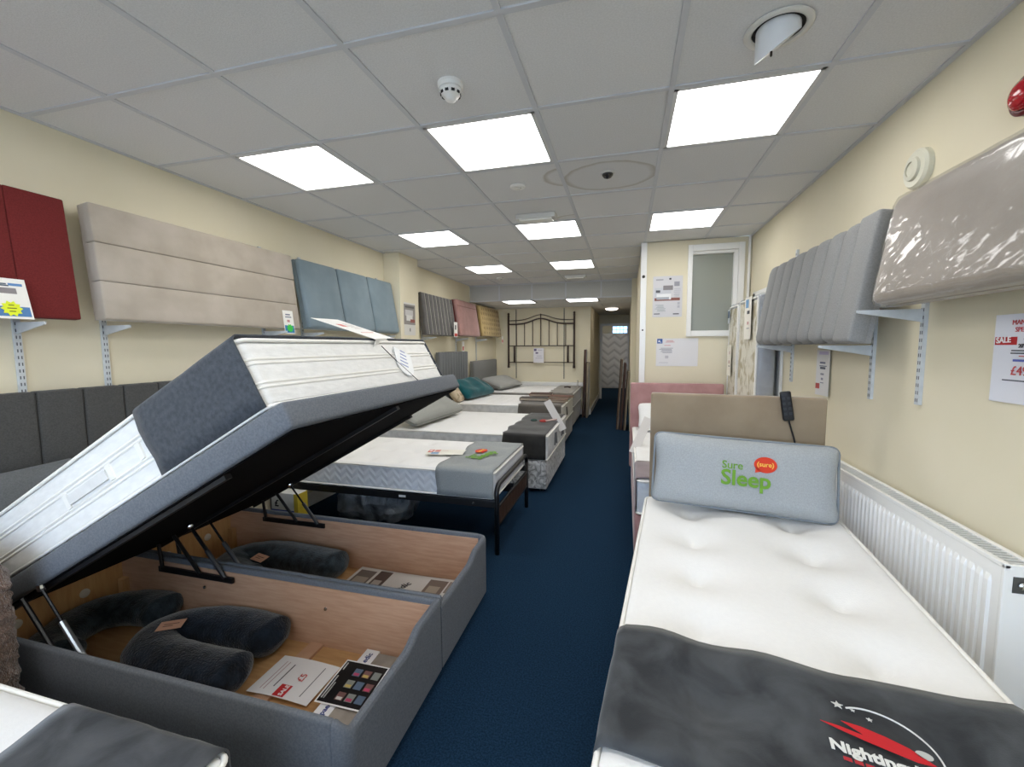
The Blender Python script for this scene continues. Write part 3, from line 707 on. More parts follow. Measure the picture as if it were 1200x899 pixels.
# ------------------------------------------------------------ the open ottoman bed
OX0, OX1, OY0, OY1, OZ = -2.66, -.762, .965, 2.272, .362
OB = thing('ottoman_bed', 'grey ottoman storage bed with its lid raised on gas struts', 'bed', (-1.7, 1.62, 0))
def add(mb, name, m, parent=OB, **k): return mb.build(name, m, parent, world=True, **k)
mid = (OY0+OY1)/2; th = .026; g = .035
for a, b in ((OY0, mid-.002), (mid+.002, OY1)):
    near = a == OY0
    for y0, y1 in ((a, a+th), (b-th, b)):
        outer = (near and y0 == a) or (not near and y1 == b); xe = OX1-(.05 if outer else .004); hz = OZ-(.036 if (near and y0 == a) or (not near and y0 == a) else 0)
        hz = OZ
        s = add(MB().rbox(xe-OX0, y1-y0, hz-g, .011, (4, 1, 3), None, Tr((OX0+xe)/2, (y0+y1)/2, g+(hz-g)/2)), 'side_panel', M_OTT, smooth=True)
        iy0, iy1 = (y1, y1+.004) if y0 == a else (y0-.004, y0)
        add(B(OX0+.03, OX1-.03, iy0, iy1, .05, OZ-.022), 'inner_panel', M_WOODIN)
    # foot panel with the scooped top edge, headed by a padded rim
    def top(y):
        u = (y-a)/(b-a); s_ = lambda e0, e1, q: (lambda k: k*k*(3-2*k))(max(0, min(1, (q-e0)/(e1-e0))))
        return OZ-.036*(1-s_(.56, .74, u))
    n = 40; mb = MB()
    ring = lambda y: [(OX1-.03, y, g), (OX1-.03, y, top(y)-.012), (OX1-.022, y, top(y)-.003), (OX1-.012, y, top(y)), (OX1-.004, y, top(y)-.006), (OX1, y, top(y)-.018), (OX1, y, g)]
    vs = []; fs = []
    fa, fb = (a+.05, b-.003) if near else (a+.003, b-.05)
    for k in range(n+1): vs += ring(fa+(fb-fa)*k/n)
    for k in range(n):
        for q in range(7): fs.append((k*7+q, k*7+(q+1) % 7, (k+1)*7+(q+1) % 7, (k+1)*7+q))
    fs += [tuple(range(6, -1, -1)), tuple(n*7+q for q in range(7))]
    add(mb.add(vs, fs), 'foot_panel', M_OTT)
    # rounded upholstered corner
    cy = a+.05 if near else b-.05; cz0 = top(cy); pts_ = []
    for k in range(11):
        an = (-PI/2+PI/2*k/10) if near else (PI/2-PI/2*k/10); f_ = k/10; zt_ = OZ+(cz0-OZ)*(f_*f_*(3-2*f_))
        for rr_, zz_ in ((.02, g), (.02, zt_-.012), (.028, zt_-.003), (.038, zt_), (.046, zt_-.006), (.05, zt_-.018), (.05, g)):
            pts_.append((OX1-.05+rr_*math.cos(an), cy+rr_*math.sin(an), zz_))
    add(MB().add(pts_, [(k*7+q, k*7+(q+1) % 7, (k+1)*7+(q+1) % 7, (k+1)*7+q) for k in range(10) for q in range(7)]), 'corner_wrap', M_OTT, smooth=True)
    mb = MB(); vs = []; fs = []
    for k in range(n+1):
        y = a+th+(b-a-2*th)*k/n; vs += [(OX1-.031, y, .05), (OX1-.031, y, top(y)-.022)]
    for k in range(n): fs.append((2*k, 2*k+1, 2*k+3, 2*k+2))
    add(mb.add(vs, fs), 'inner_panel', M_WOODIN)
    add(B(OX0, OX0+.03, a, b, g, OZ), 'head_panel', M_OTT, bevel=.008)
    add(B(OX0+.03, OX0+.034, a+th, b-th, .05, OZ-.02), 'inner_panel', M_WOODFL)
    add(B(OX0+.03, OX1-.03, a+th, b-th, .04, .05), 'floor_panel', M_WOODFL)
    for x in (-2.05, -1.385): add(B(x-.035, x+.035, a+th+.004, b-th-.004, .05, .062), 'batten', M_WOODIN)
    for x in (OX0+.062, OX1-.058):
        for y in (a+th+.02, b-th-.02): add(B(x-.018, x+.018, y-.016, y+.016, .05, .22), 'corner_block', M_WOODFL)
    for x in (OX0+.08, OX1-.05):
        for y in (a+.05, b-.05): add(MB().lathe([(.02, 0), (.024, .004), (.024, .01), (.012, .014), (.012, g+.008)], 14, Tr(x, y, 0)), 'glide', M_CHROME)
    for y in (a+.2, b-.2): add(MB().lathe([(.022, 0), (.022, .004), (.012, .007)], 14, Tr(OX0+.034, y, .22) @ Ry(90)), 'bolt_cover', mat('cfc9bd', .5))
for x in (-1.33, -2.05): add(MB().lathe([(.009, 0), (.007, .004)], 10, Tr(x, mid-th-.008, .24) @ Rx(90)), 'screw', M_CHROME)
# lid
LA = math.degrees(math.atan2(1.222-.372, 2.46-.92)); LL = math.hypot(1.222-.372, 2.46-.92)
LM = Tr(-2.46, 0, .372) @ Ry(-LA)
LY0, LY1 = OY0+.035, OY1+.015
lid = add(MB().rbox(LL, LY1-LY0, .085, .014, (4, 4, 2), None, LM @ Tr(LL/2, (LY0+LY1)/2, .0435)), 'lid', M_OTT, smooth=True)
add(B(.03, LL-.025, LY0+.02, LY1-.02, -.004, .012, LM), 'lid_underside', mat('08080a', .9, 0, .1), lid)
add(MB().box(.05, LL-.05, (LY0+LY1)/2-.012, (LY0+LY1)/2+.012, -.02, -.003, LM), 'lid_rail', mat('141417', .5), lid)
for y in (LY0+.045, LY1-.045): add(MB().box(.05, LL-.35, y-.012, y+.012, -.02, -.003, LM), 'lid_rail', mat('141417', .5), lid)
# lifting gear
for y, nm in ((OY0+th+.016, 1), (mid-th-.02, 1), (mid+th+.02, 1), (OY1-th-.016, 1)):
    lp = lambda x, dz=-.008: (x, y, .372+(x+2.46)*math.tan(math.radians(LA))+dz)
    add(MB().box(-2.33, -1.85, y-.006, y+.006, .296, .324), 'lift_bar', M_BLACKM)
    for p, q in (((-2.31, y, .31), lp(-2.325)), ((-2.06, y, .316), lp(-2.215))):
        add(MB().tube([p, q], .009, 8), 'lift_arm', M_BLACKM)
    p, q = Vector((-1.90, y, .318)), Vector(lp(-2.10)); m_ = p.lerp(q, .52)
    s = add(MB().tube([p, m_], .0105, 10), 'gas_strut', mat('26282c', .3, 0, .6) if y > 1.1 else mat('b9bdc2', .3, 1))
    add(MB().tube([m_, q], .0055, 8), 'piston_rod', mat('2a2c30', .25, .6) if y > 1.1 else mat('3a3c40', .2, .8), s)
    add(MB().lathe([(.011, -.012), (.014, 0), (.011, .012)], 10, Tr(*q)), 'ball_joint', M_CHROME, s)
# its upholstered headboard
HBT = 1.25
headboard('bed_headboard', 'charcoal upright-panelled headboard behind the open ottoman bed', frame((-2.775, .80, .1), (0, 1, 0), (0, 0, 1)), 1.64, HBT-.1, .085,
          [(k*.182+.001, (k+1)*.182-.001, .0, HBT-.1) for k in range(9)], fabric('444443', '4e4e4c'), r=.012)
# mattress on the lid
M_FELT = noisy('42464c', '50545a', scale=60, detail=5, bump=.3, bscale=300, rough=.95, sheen=.2)
MM = LM @ Tr(.13, (LY0+LY1)/2, .0865)
mattress('white mattress with grey foot band lying on the raised ottoman lid', MM, LL-.195, LY1-LY0-.05, .245, tufts=True, band=1, bandw=.5, bandm=M_FELT, ridges=(.075, .09, .155, .17),
         border=noisy('e6e5e2', 'eeedea', scale=18, bump=.35, bscale=26, rough=.8, stretch=(1, 1, 3), bdist=.006))
# handle strips on that mattress side, swing tag, price card
ML = LL-.195
LMT = bpy.data.objects['mattress']; hw_ = (LY1-LY0-.05)/2
for x in (.59, .85, 1.02):
    B(x-.012, x+.012, -hw_-.009, -hw_-.003, .095, .15).build('handle_tab', M_PIPE, LMT)
B(.605, .835, -hw_-.012, -hw_-.006, .105, .14).build('side_handle', noisy('dcdbd8', 'e6e5e2', scale=20, bump=.2), LMT)
t = thing('mattress_label', 'rounded white maker label hanging on the raised mattress end', 'label', M=MM @ frame((ML+.006, .27, .135), (0, 1, 0), (0, 0, 1)) @ Rz(-24))
pl = []
for k in range(13): a = -PI/2+PI*k/12; pl.append((.03+.065*math.cos(a), .065*math.sin(a)))
pl += [(-.05, .065), (-.05, -.065)]
MB().prism(pl, .003, Tr(0, 0, .004) @ Rz(-90)).build('card', mat('f2f3f4', .4), t)
mb = MB()
for k in range(5): mb.box(-.04+.006*k, .02+.004*(k % 2), -.045+.022*k, -.039+.022*k, .007, .008)
mb.build('print_block', mat('9aa6d0', .5), t, kind='stuff')
MB().tube([MM @ Vector(p) for p in ((ML+.012, .13, .21), (ML+.012, .20, .12), (ML+.012, .30, .012))], .0022, 5).build('cord', mat('2a2a2c', .6), t, world=True)
pc = [PY(*q) for q in ((440, 398, 1.72), (462, 397, 2.0), (408, 374, 2.0), (375, 374, 1.72))]
t = sheet('price_card', 'white price card jutting out over the raised mattress top', 'card', frame(pc[0], pc[1]-pc[0], pc[3]-pc[0]), (pc[1]-pc[0]).length, (pc[3]-pc[0]).length,
          [(.25, .6, .45, .72, 'cf6a60')] + lines(.5, .85, [.5, .56, .62, .68, .74], .02, 'c9c4c0') + [(.25, .3, .8, .32, 'd8a09a')], paper='e9e8e4')
mb = MB().box(0, .28, -.0012, 0, -.06, .004); mb.build('folded_lip', mat('ecebe7', .5), t)
# cushion at the head
pillow('headrest_pillow', 'dark grey pillow resting against the charcoal panelled headboard', Tr(-2.61, 1.16, .70) @ Rz(90) @ Rx(84), .60, .44, .12, fabric('5c5f60', '67696a'), seed=3)

# ------------------------------------------------------------ things inside the ottoman
def plush(name, label, path, r, m, flat=.7, seed=0, tagpos=None):
    """U or V shaped stuffed pillow following a path on the box floor"""
    pts = [Vector(p) for p in path]; sm = []
    n = len(pts)
    for i in range(n-1):
        p0 = pts[max(0, i-1)]; p1 = pts[i]; p2 = pts[i+1]; p3 = pts[min(n-1, i+2)]
        for k in range(7):
            u = k/7; sm.append(.5*((2*p1)+(p2-p0)*u+(2*p0-5*p1+4*p2-p3)*u*u+(3*p1-p0-3*p2+p3)*u**3))
    sm.append(pts[-1]); m_ = len(sm); rr = []
    a, b = sm[0], sm[-1]
    ta = (sm[0]-sm[1]).normalized(); tb = (sm[-1]-sm[-2]).normalized()
    caps = [(0.55, .12), (.38, .5), (.2, .78), (.07, .93)]
    pre = [a+ta*(r*c) for c, s in caps]; post = [b+tb*(r*c) for c, s in reversed(caps)]
    sm2 = pre+sm+post; rr = [r*s for c, s in caps]+[r]*m_+[r*s for c, s in reversed(caps)]
    mb = MB().tube(sm2, rr, 18, flat=flat)
    mb.v = [p+Vector((noise.noise(p*22+Vector((seed, 0, 0))), noise.noise(p*22+Vector((0, seed, 7))), noise.noise(p*24+Vector((3, 1, seed)))))*.008 for p in mb.v]
    o0 = Vector((pts[0].x, pts[0].y, .05)); t = thing(name, label, 'cushion', o0)
    lo = min(p.z for p in mb.v); mb.v = [p+Vector((0, 0, .063-lo)) for p in mb.v]
    c = mb.build('plush_cover', m, t, smooth=True, world=True)
    s = c.modifiers.new('sub', 'SUBSURF'); s.levels = s.render_levels = 1
    if tagpos:
        M_ = tagpos; MB().box(-.05, .05, -.028, .028, 0, .0015, M_).build('swing_tag', mat('c99a80', .6), t, world=True)
        MB().box(-.03, .01, -.008, -.004, .0015, .002, M_).box(-.03, .03, .004, .008, .0015, .002, M_).build('tag_print', mat('6a4636', .6), t, world=True)
    return t
M_PL1 = noisy('1a2228', '37434b', scale=22, detail=5, bump=.8, bscale=120, rough=.95, sheen=.4, bdist=.006); M_PL2 = noisy('0b1018', '1d2733', scale=22, detail=5, bump=.8, bscale=120, rough=.95, sheen=.4, bdist=.006)
plush('plush_pillow', 'teal black plush curved pillow lying at the head of the near compartment', [(-2.22, 1.505, .15), (-2.34, 1.50, .15), (-2.48, 1.43, .15), (-2.50, 1.30, .15), (-2.42, 1.16, .15), (-2.31, 1.13, .15)], .104, M_PL1, seed=2)
plush('plush_pillow', 'navy black plush V pillow with a tan tag in the near compartment', [(-1.53, 1.475, .14), (-1.75, 1.485, .14), (-1.93, 1.44, .14), (-2.01, 1.34, .14), (-1.92, 1.25, .14), (-1.72, 1.235, .14), (-1.50, 1.245, .14)], .108, M_PL2, seed=5,
      tagpos=frame((-1.93, 1.33, .228), (.86, .45, .03), (-.45, .86, .1)))
plush('plush_pillow', 'slate plush curved pillow with a tan tag in the far compartment', [(-2.05, 1.82, .14), (-2.22, 1.87, .14), (-2.27, 2.0, .14), (-2.13, 2.10, .14), (-1.88, 2.10, .14), (-1.66, 2.08, .14)], .115, M_PL1, seed=9,
      tagpos=frame((-2.06, 1.93, .222), (.95, -.2, 0), (.2, .95, .2)))
def strip_frame(b, t, wd):
    v = (t-b).normalized(); n = (Vector((0, 0, CAMH))-b).normalized(); u = v.cross(n).normalized(); M_ = frame(b, u, v); return M_ @ Tr(-wd/2, 0, 0)
def flat4(q, z): p = [PZ(a, b, z) for a, b in q]; return p
p = flat4([(294, 809), (361, 827), (397, 784), (334, 768)], .066)
t = sheet('price_sign', 'white five pound sale sign lying in the near compartment', 'sign', frame((-1.465, 1.27, .066), (0, 1, 0), (-1, .03, 0)) @ Tr(0, -.29, 0), .205, .29,
          lines(.1, .9, [.84, .78], .012, 'b58f96', .1) + [(.02, .40, .3, .58, 'c43236')] + lines(.12, .9, [.18], .014, '77777f', .05) + lines(.2, .8, [.66], .02, '66666e', .05),
          [('SALE', .04, .44, .024, 'f4eeee', 0, .0006), ('£5', .42, .34, .042, 'cf5a58')], paper='ecebec', bend=.006)
t = sheet('swatch_card', 'black catalogue card with rows of little bed pictures in the near compartment', 'card', frame((-1.14, 1.272, .092), (1, .01, 0), (0, 1, .06)), .205, .21, 
          [(.03, .03, .97, .97, '0d0d10')] + [c for k in range(3) for r_ in range(3) for c in ((.34+k*.21, .12+r_*.27, .50+k*.21, .29+r_*.27, ['7c5a58', '8a8f8a', '5d6f86'][(k+r_) % 3]), (.36+k*.21, .13+r_*.27, .48+k*.21, .19+r_*.27, ['d7d5d0', 'c3aa62', 'b8486a'][(k*2+r_) % 3]))]
          + [(.07, .1, .09, .6, 'd0d0d0'), (.12, .1, .14, .45, 'b0b0b0'), (.07, .75, .09, .92, 'd0d0d0')], paper='f0f0f0')
box = thing('boxed_swatch_book', 'pale swatch book with a white printed spine strip under the catalogue card', 'book', (-1.105, 1.188, .063))
B(.055, .22, 0, .385, 0, .022).build('cover', noisy('8d857c', 'a39a90', scale=12, rough=.7), box, bevel=.003)
B(-.008, .058, -.005, .395, 0, .024).build('spine_strip', mat('eeeef0', .4), box, bevel=.002)
moved(text_mb('Respaedic', .034, .0006), frame((.036, .235, .0245), (0, 1, 0), (-1, 0, 0))).build('lettering', mat('3b4680', .5), box)
moved(text_mb('Respaedic', .03, .0006), frame((.036, .0, .0245), (0, 1, 0), (-1, 0, 0))).build('lettering', mat('3b4680', .5), box)
t = sheet('brochure', 'folded bedroom brochure with photo panels lying in the far compartment', 'brochure', frame((-1.585, 2.03, .068), (1, 0, 0), (0, 1, 0)), .64, .205,
          [(.03, .12, .20, .85, '6f655e'), (.05, .18, .18, .5, 'a89c8e'), (.23, .12, .36, .92, '5a4a44'), (.25, .2, .33, .45, 'b9b2a8'), (.76, .2, .94, .86, '77695f'), (.79, .24, .9, .55, 'a99'+'d8c'), (.955, .3, .995, .86, '8a8078'), (.03, .0, .14, .07, '6d6a5a'), (.22, .0, .36, .09, '6d6a5a'), (.75, .0, .97, .08, '77746a')],
          [('edic', .56, .10, .058, '33333c', 66, .0008)], paper='dad7d2', curl=.004)

# ------------------------------------------------------------ near bed at the lower left edge
mattress('white mattress with slate foot band on the bed in front of the ottoman', Tr(-2.72, .205, .32), 1.885, .93, .235, band=1, bandw=.47, bandm=noisy('2f3134', '505255', scale=8, detail=6, bump=.15, bscale=260, rough=.8, sheen=.3, bdist=.002, dist=.5), bandover=.012, border=M_MATT)
divan('grey divan base under the mattress in front of the ottoman', Tr(-2.72, .205, 0), 1.88, .92, .32, fabric('5c6066', '666a70'))
mb = MB()
def fluff(p):
    return p+Vector((noise.noise(p*38), noise.noise(p*38+Vector((9, 0, 0))), noise.noise(p*38+Vector((0, 9, 0)))))*.016
mb.rbox(.46, .20, .745, .09, (40, 16, 60), fluff)
o = solo('fluffy_cushion', mb, noisy('6a554a', '8f7668', scale=70, detail=5, bump=1, bscale=160, rough=1, sheen=.5, bdist=.01), 'brown fluffy bolster standing wedged beside the open ottoman bed', 'cushion', Tr(-2.235, .82, .3865), smooth=True)

# ------------------------------------------------------------ black metal single bed
FX, NY, FY = -.85, 2.735, 3.64
t = thing('metal_bed', 'black metal single bed frame with a brown slatted foot panel', 'bed', (-1.8, 3.19, 0))
def addm(mb, nm, m=M_BLACKM, par=None, **k): return mb.build(nm, m, par or t, world=True, **k)
arch = [(FX, NY, 0), (FX, NY, .42)]
for k in range(1, 6): a = PI/2*k/5; arch.append((FX, NY+.07*(1-math.cos(a)), .42+.07*math.sin(a)))
for k in range(0, 6): a = PI/2*k/5; arch.append((FX, FY-.07+.07*math.sin(a), .42+.07*math.cos(a)))
arch += [(FX, FY, .42), (FX, FY, 0)]
addm(MB().tube(arch, .017, 10), 'foot_hoop', smooth=True)
hx = -2.755
addm(MB().tube([(hx, p[1], p[2]*1.9) for p in arch], .017, 10), 'head_hoop', smooth=True)
for z in (.33, .2): addm(MB().tube([(FX, NY, z), (FX, FY, z)], .011, 8), 'foot_rail', smooth=True)
n = 9
for k in range(n):
    y0 = NY+.03+k*(FY-NY-.06)/n; addm(B(FX-.009, FX+.009, y0+.002, y0+(FY-NY-.06)/n-.002, .21, .325), 'foot_slat', noisy('3b2a20', '4a362a', scale=14, bump=.1, rough=.6, stretch=(1, 4, 1)))
for y in (NY, FY): addm(B(hx, FX, y-.012, y+.012, .335, .385), 'side_rail', bevel=.004)
addm(B(hx, FX, (NY+FY)/2-.015, (NY+FY)/2+.015, .30, .36), 'centre_rail')
for k in range(12):
    x = hx+.1+k*.152; addm(B(x-.03, x+.03, NY, FY, .375, .387), 'bed_slat')
for x in (-1.8,): addm(MB().tube([(x, (NY+FY)/2, 0), (x, (NY+FY)/2, .31)], .014, 8), 'centre_leg')
addm(B(-1.60, -1.545, NY-.0135, NY-.012, .352, .368), 'rail_label', mat('d8d8d8', .5))
addm(MB().lathe([(.007, 0), (.005, .004)], 10, Tr(-1.02, NY-.012, .36) @ Rx(90)), 'bolt', M_CHROME)
M_GREYBAND = fabric('8e9292', '9a9e9e')
MT2 = mattress('white tufted mattress with pale grey logo band on the black metal bed', Tr(-2.745, 3.165, .388), 1.875, .865, .195, band=1, bandw=.43, bandm=M_GREYBAND, border=chevron('cdd1d8', 'd3d7dd', 'X', .05, 1.0, .06, .25), sp=.2, tuftd=.02, res=.022)
# logo stitched on the band
def logo(parent, M_, s=1):
    g_ = mat('6c9b32', .8); r_ = mat('d43a1e', .7)
    moved(text_mb('Sure', .05*s, .0008), M_ @ Tr(-.112*s, .036*s, 0)).build('lettering', g_, parent)
    moved(text_mb('Sleep', .1*s, .0024*s), M_ @ Tr(-.115*s, -.040*s, 0)).build('lettering', g_, parent)
    pl = []
    for k in range(28): a = 2*PI*k/28; pl.append((.072*s+.048*s*math.cos(a), .068*s+.037*s*math.sin(a)))
    bub = MB().prism(pl, .0012, M_).prism([(.030*s, .028*s), (.032*s, .06*s), (.058*s, .036*s)], .0012, M_).build('speech_bubble', r_, parent)
    moved(text_mb('(sure)', .03*s, .0006, 'CENTER'), M_ @ Tr(.072*s, .060*s, .0018)).build('lettering', mat('f0c050', .7), parent)
BZ = .195+.011
logo(MT2, frame((1.68, -.06, BZ+.013), (.25, 1, 0), (-1, .25, 0)), 1.25)
p0 = Vector((-1.50, 3.00, .606))
sheet('promo_leaflet', 'white folded leaflet with red and blue print on the metal bed mattress', 'leaflet', frame(p0+Vector((-.02, 0, 0)), (.34, .06, .0), (-.02, .2, 0)), .30, .16,
      [(.02, .3, .16, .85, 'cf4a40'), (.05, .42, .13, .7, 'f1e4e0'), (.14, .05, .34, .3, '7fa6c8'), (.2, .35, .34, .8, 'd98f88'), (.4, .55, .55, .62, 'd9b9b0')], paper='e9e6da', bend=.006)
# things under the metal bed
cb = thing('boxed_goods', 'white and yellow carton with a pound sign under the metal bed', 'carton', (-2.46, 2.60, 0))
B(-.12, .12, -.05, .05, 0, .365).build('carton', mat('d9d9d4', .5), cb, bevel=.003)
B(.085, .121, -.0512, .051, .1, .364).build('yellow_edge', mat('c9b03a', .5), cb)
B(-.12, .085, -.0512, -.05, .22, .235).build('blue_stripe', mat('3b4a8c', .5), cb)
moved(text_mb('£', .07, .002), frame((-.09, -.0515, .26), (1, 0, 0), (0, 0, 1))).build('lettering', mat('22222a', .5), cb)
mb = MB()
mb.rbox(.62, .42, .28, .1, (24, 16, 10), lambda p: p+Vector((noise.noise(p*9), noise.noise(p*9+Vector((5, 5, 5))), noise.noise(p*12+Vector((0, 7, 0)))))*.04)
lo = min(q.z for q in mb.v)
solo('plastic_bag', mb, noisy('5b6168', '8b929a', scale=9, bump=.7, bscale=14, rough=.22, spec=.6, bdist=.02), 'crumpled grey plastic sack stuffed under the metal bed', 'bag', Tr(-2.0, 3.1, -lo), smooth=False)

# ------------------------------------------------------------ the three divans behind
M_CRUSH = noisy('7b7b7a', 'cfcfcd', scale=16, detail=5, bump=.4, bscale=40, rough=.5, lo=.38, hi=.62, sheen=.4, dist=1.5, spec=.4)
divan('silver crushed velvet divan base under the black banded mattress', Tr(-2.64, 4.70, 0), 1.90, 1.33, .325, M_CRUSH)
B3 = mattress('white tufted mattress with a black foot band and tape handles', Tr(-2.64, 4.70, .325), 1.905, 1.33, .25, band=1, bandw=.45, bandm=velvet('2b2a29', '3a3937', 8), border=noisy('c6c9cc', 'dddfe1', scale=16, bump=.5, bscale=24, rough=.7, bdist=.006), bandover=.01)
for y in (-.22, .28):
    mb = MB()
    for q in (-.05, .05): mb.add([(1.915, y+q*.3, .2), (1.925, y+q*.3+.02, .2), (1.925, y+q+.02, .07), (1.915, y+q, .07)], [(0, 1, 2, 3)])
    o = mb.build('tape_handle', mat('6a6c70', .8), B3); o.modifiers.new('thick', 'SOLIDIFY').thickness = .004
pillow('bed_pillow', 'long grey piped pillow leaning at the head of the black banded mattress', Tr(-2.29, 4.58, .72) @ Rz(86) @ Rx(26), 1.16, .46, .19, fabric('979892', 'a3a49e'), mat('7c7d78', .8), seed=1, rest=.582)
t = sheet('hang_strip', 'long grey card strip draped over the black banded foot corner', 'tag', strip_frame(PY(660, 504, 4.75), PY(641, 470, 4.95), .085), .085, (PY(641, 470, 4.95)-PY(660, 504, 4.75)).length, [], paper='bdbab8', thick=.003)
mb = MB(); 
t = thing('rosette', 'small red and teal rosette trim on the black foot band', 'trim', (-.93, 4.73, .592))
MB().lathe([(.045, 0), (.05, .01), (.03, .022), (.004, .024)], 14, Tr(.03, 0, 0)).build('red_bow', mat('a33a34', .7), t, smooth=True)
MB().lathe([(.035, 0), (.04, .01), (.02, .02), (.004, .022)], 14, Tr(-.09, .03, 0)).build('green_bow', mat('2f4a44', .7), t, smooth=True)
MB().tube([(.06, -.03, .012), (.12, .03, .016), (.17, .1, .012)], .012, 6).build('ribbon_tail', mat('c9b0a8', .7), t, smooth=True)
divan('dark taupe divan base under the brown banded mattress', Tr(-2.62, 6.42, 0), 1.77, 1.24, .36, velvet('6b655e', '7b756e'))
B4 = mattress('white quilted mattress with taupe foot band carrying books', Tr(-2.62, 6.42, .36), 1.775, 1.24, .26, tuftd=.006, sp=.11, band=1, bandw=.62, bandm=velvet('5d5852', '6b655e', 8), border=noisy('d0cfcc', 'e0dfdc', scale=16, bump=.3, rough=.7), bandover=.01)
for y in (-.2,):
    mb = MB().add([(1.785, y-.05, .2), (1.79, y, .2), (1.79, y+.09, .07), (1.785, y+.02, .07)], [(0, 1, 2, 3)]); o = mb.build('tape_handle', mat('4a4848', .8), B4); o.modifiers.new('thick', 'SOLIDIFY').thickness = .004
pillow('bed_pillow', 'deep teal plump pillow on the bed with books', Tr(-2.42, 6.50, .76) @ Rz(82) @ Rx(30), .92, .44, .19, velvet('0d4a50', '125a60', 10), seed=4, wob=.03, rest=.627)
pillow('bed_pillow', 'beige patterned pillow beside the deep teal one', Tr(-2.48, 5.91, .74) @ Rz(88) @ Rx(50), .22, .34, .12, noisy('c9b9a0', '8f7f68', scale=14, detail=5, bump=.1, rough=.9, lo=.45, hi=.62), seed=6, rest=.627)
def book(label, loc, rz, a, b, c, h):
    t = thing('swatch_book', label, 'book', loc, rz, group='books on the taupe foot band')
    B(-a/2, a/2, -b/2, b/2, 0, .006).build('cover', mat(h, .6), t, bevel=.001); B(-a/2+.006, a/2, -b/2+.006, b/2-.006, .006, c-.006).build('pages', mat('b5a898', .8), t); B(-a/2, a/2, -b/2, b/2, c-.006, c).build('cover', mat(h, .6), t, bevel=.001)
    B(-a/2-.003, -a/2+.005, -b/2, b/2, 0, c).build('spine', mat('8c2420' if 'red' in label else h, .6), t)
book('brown book with a red spine end on the taupe foot band', (-1.34, 6.85, .642), .1, .36, .26, .04, '4a3028')
book('thin brown open book beside the red spined one', (-.98, 6.62, .642), -.25, .34, .24, .03, '6b4a3e')
book('flat dark grey folder along the near side of the foot band', (-1.32, 6.22, .642), .02, .42, .2, .045, '3f3a36')
book('flat tan swatch folder at the foot corner of the band', (-.955, 6.12, .642), -.15, .26, .2, .035, '6e5848')
divan('light grey divan base against the back wall', Tr(-2.66, 8.14, 0), 1.765, 1.36, .37, velvet('8f8b84', '9c9892'))
B5 = mattress('white mattress with light grey foot band against the back wall', Tr(-2.66, 8.14, .37), 1.77, 1.36, .25, band=1, bandw=.43, bandm=velvet('8a857d', '969189', 8), bandover=.008, border=velvet('8f8b84', '9c9892'))
pillow('bed_pillow', 'two-layer pale grey pillow on the bed by the back wall', Tr(-2.36, 8.05, .70) @ Rz(78) @ Rx(20), .95, .46, .15, fabric('9b9b97', 'a8a8a4'), mat('7c7d78', .8), seed=8, rest=.627)
t = thing('tape_bow', 'small dark bow lying on the light grey foot band', 'trim', (-1.10, 8.25, .64))
MB().tube([(-.06, 0, .012), (0, .02, .02), (.06, -.01, .012)], .014, 6).build('bow', mat('4a3a38', .8), t, smooth=True); MB().tube([(0, 0, .016), (.03, .07, .012)], .01, 6).build('tail', mat('4a3a38', .8), t, smooth=True)
t = thing('wire_hoop', 'bent white wire price holder at the far foot corner', 'holder', (-.95, 8.70, .632))
pts = [(0, -.1, 0)]
for k in range(9): a = PI*k/8; pts.append((0, -.1*math.cos(a), .06+.06*math.sin(a)))
pts.append((0, .1, 0)); MB().tube(pts, .006, 6).build('wire', mat('b9b6ae', .4), t, smooth=True)
B(-.01, .01, -.11, .11, 0, .006).build('foot', mat('b9b6ae', .4), t)
# their headboards
headboard('bed_headboard', 'slim grey headboard with narrow upright channels behind the teal pillow', frame((-2.775, 5.90, .3), (0, 1, 0), (0, 0, 1)), 1.18, 1.07, .07, [(k*.1073, (k+1)*.1073, 0, 1.07) for k in range(11)], fabric('6d6f71', '777a7c'), r=.018)
headboard('bed_headboard', 'plain mid grey headboard of the bed by the back wall', frame((-2.775, 7.36, .3), (0, 1, 0), (0, 0, 1)), 1.42, .885, .085, [(0, 1.42, 0, .885)], fabric('747472', '7f7f7d'), r=.03)

# ------------------------------------------------------------ dark metal headboard on the back wall
hy = 8.985
t = thing('metal_headboard', 'bronze metal headboard with curved double top rail on the back wall', 'headboard', (-1.775, hy, .98))
M_BRZ = noisy('3a2c26', '4b3a32', scale=20, bump=.05, rough=.45, spec=.5)
def addh(mb, nm, **k): return mb.build(nm, M_BRZ, t, world=True, smooth=True, **k)
xa, xb = -2.485, -1.06
for x in (xa, xb):
    p_ = addh(MB().tube([(x, hy, 1.0), (x, hy, 2.10)], .021, 10), 'post')
    MB().lathe([(.021, 2.09), (.028, 2.105), (.016, 2.12), (.026, 2.14), (.02, 2.165), (.003, 2.18)], 12, Tr(x, hy, 0)).build('finial', M_BRZ, p_, world=True, smooth=True)
    MB().lathe([(.026, .985), (.03, .99), (.026, 1.03), (.02, 1.06)], 12, Tr(x, hy, 0)).build('foot_collar', M_BRZ, p_, world=True, smooth=True)
def curve(z, dz): return [(xa+(xb-xa)*k/32, hy, z+dz*(math.exp(-((k/32-.5)/.19)**2))) for k in range(33)]
addh(MB().tube(curve(1.925, .115), .015, 8), 'curved_rail'); addh(MB().tube(curve(2.005, .115), .008, 8), 'top_rail')
for z in (1.46, 1.105): addh(MB().tube([(xa, hy, z), (xb, hy, z)], .010, 8), 'cross_rail')
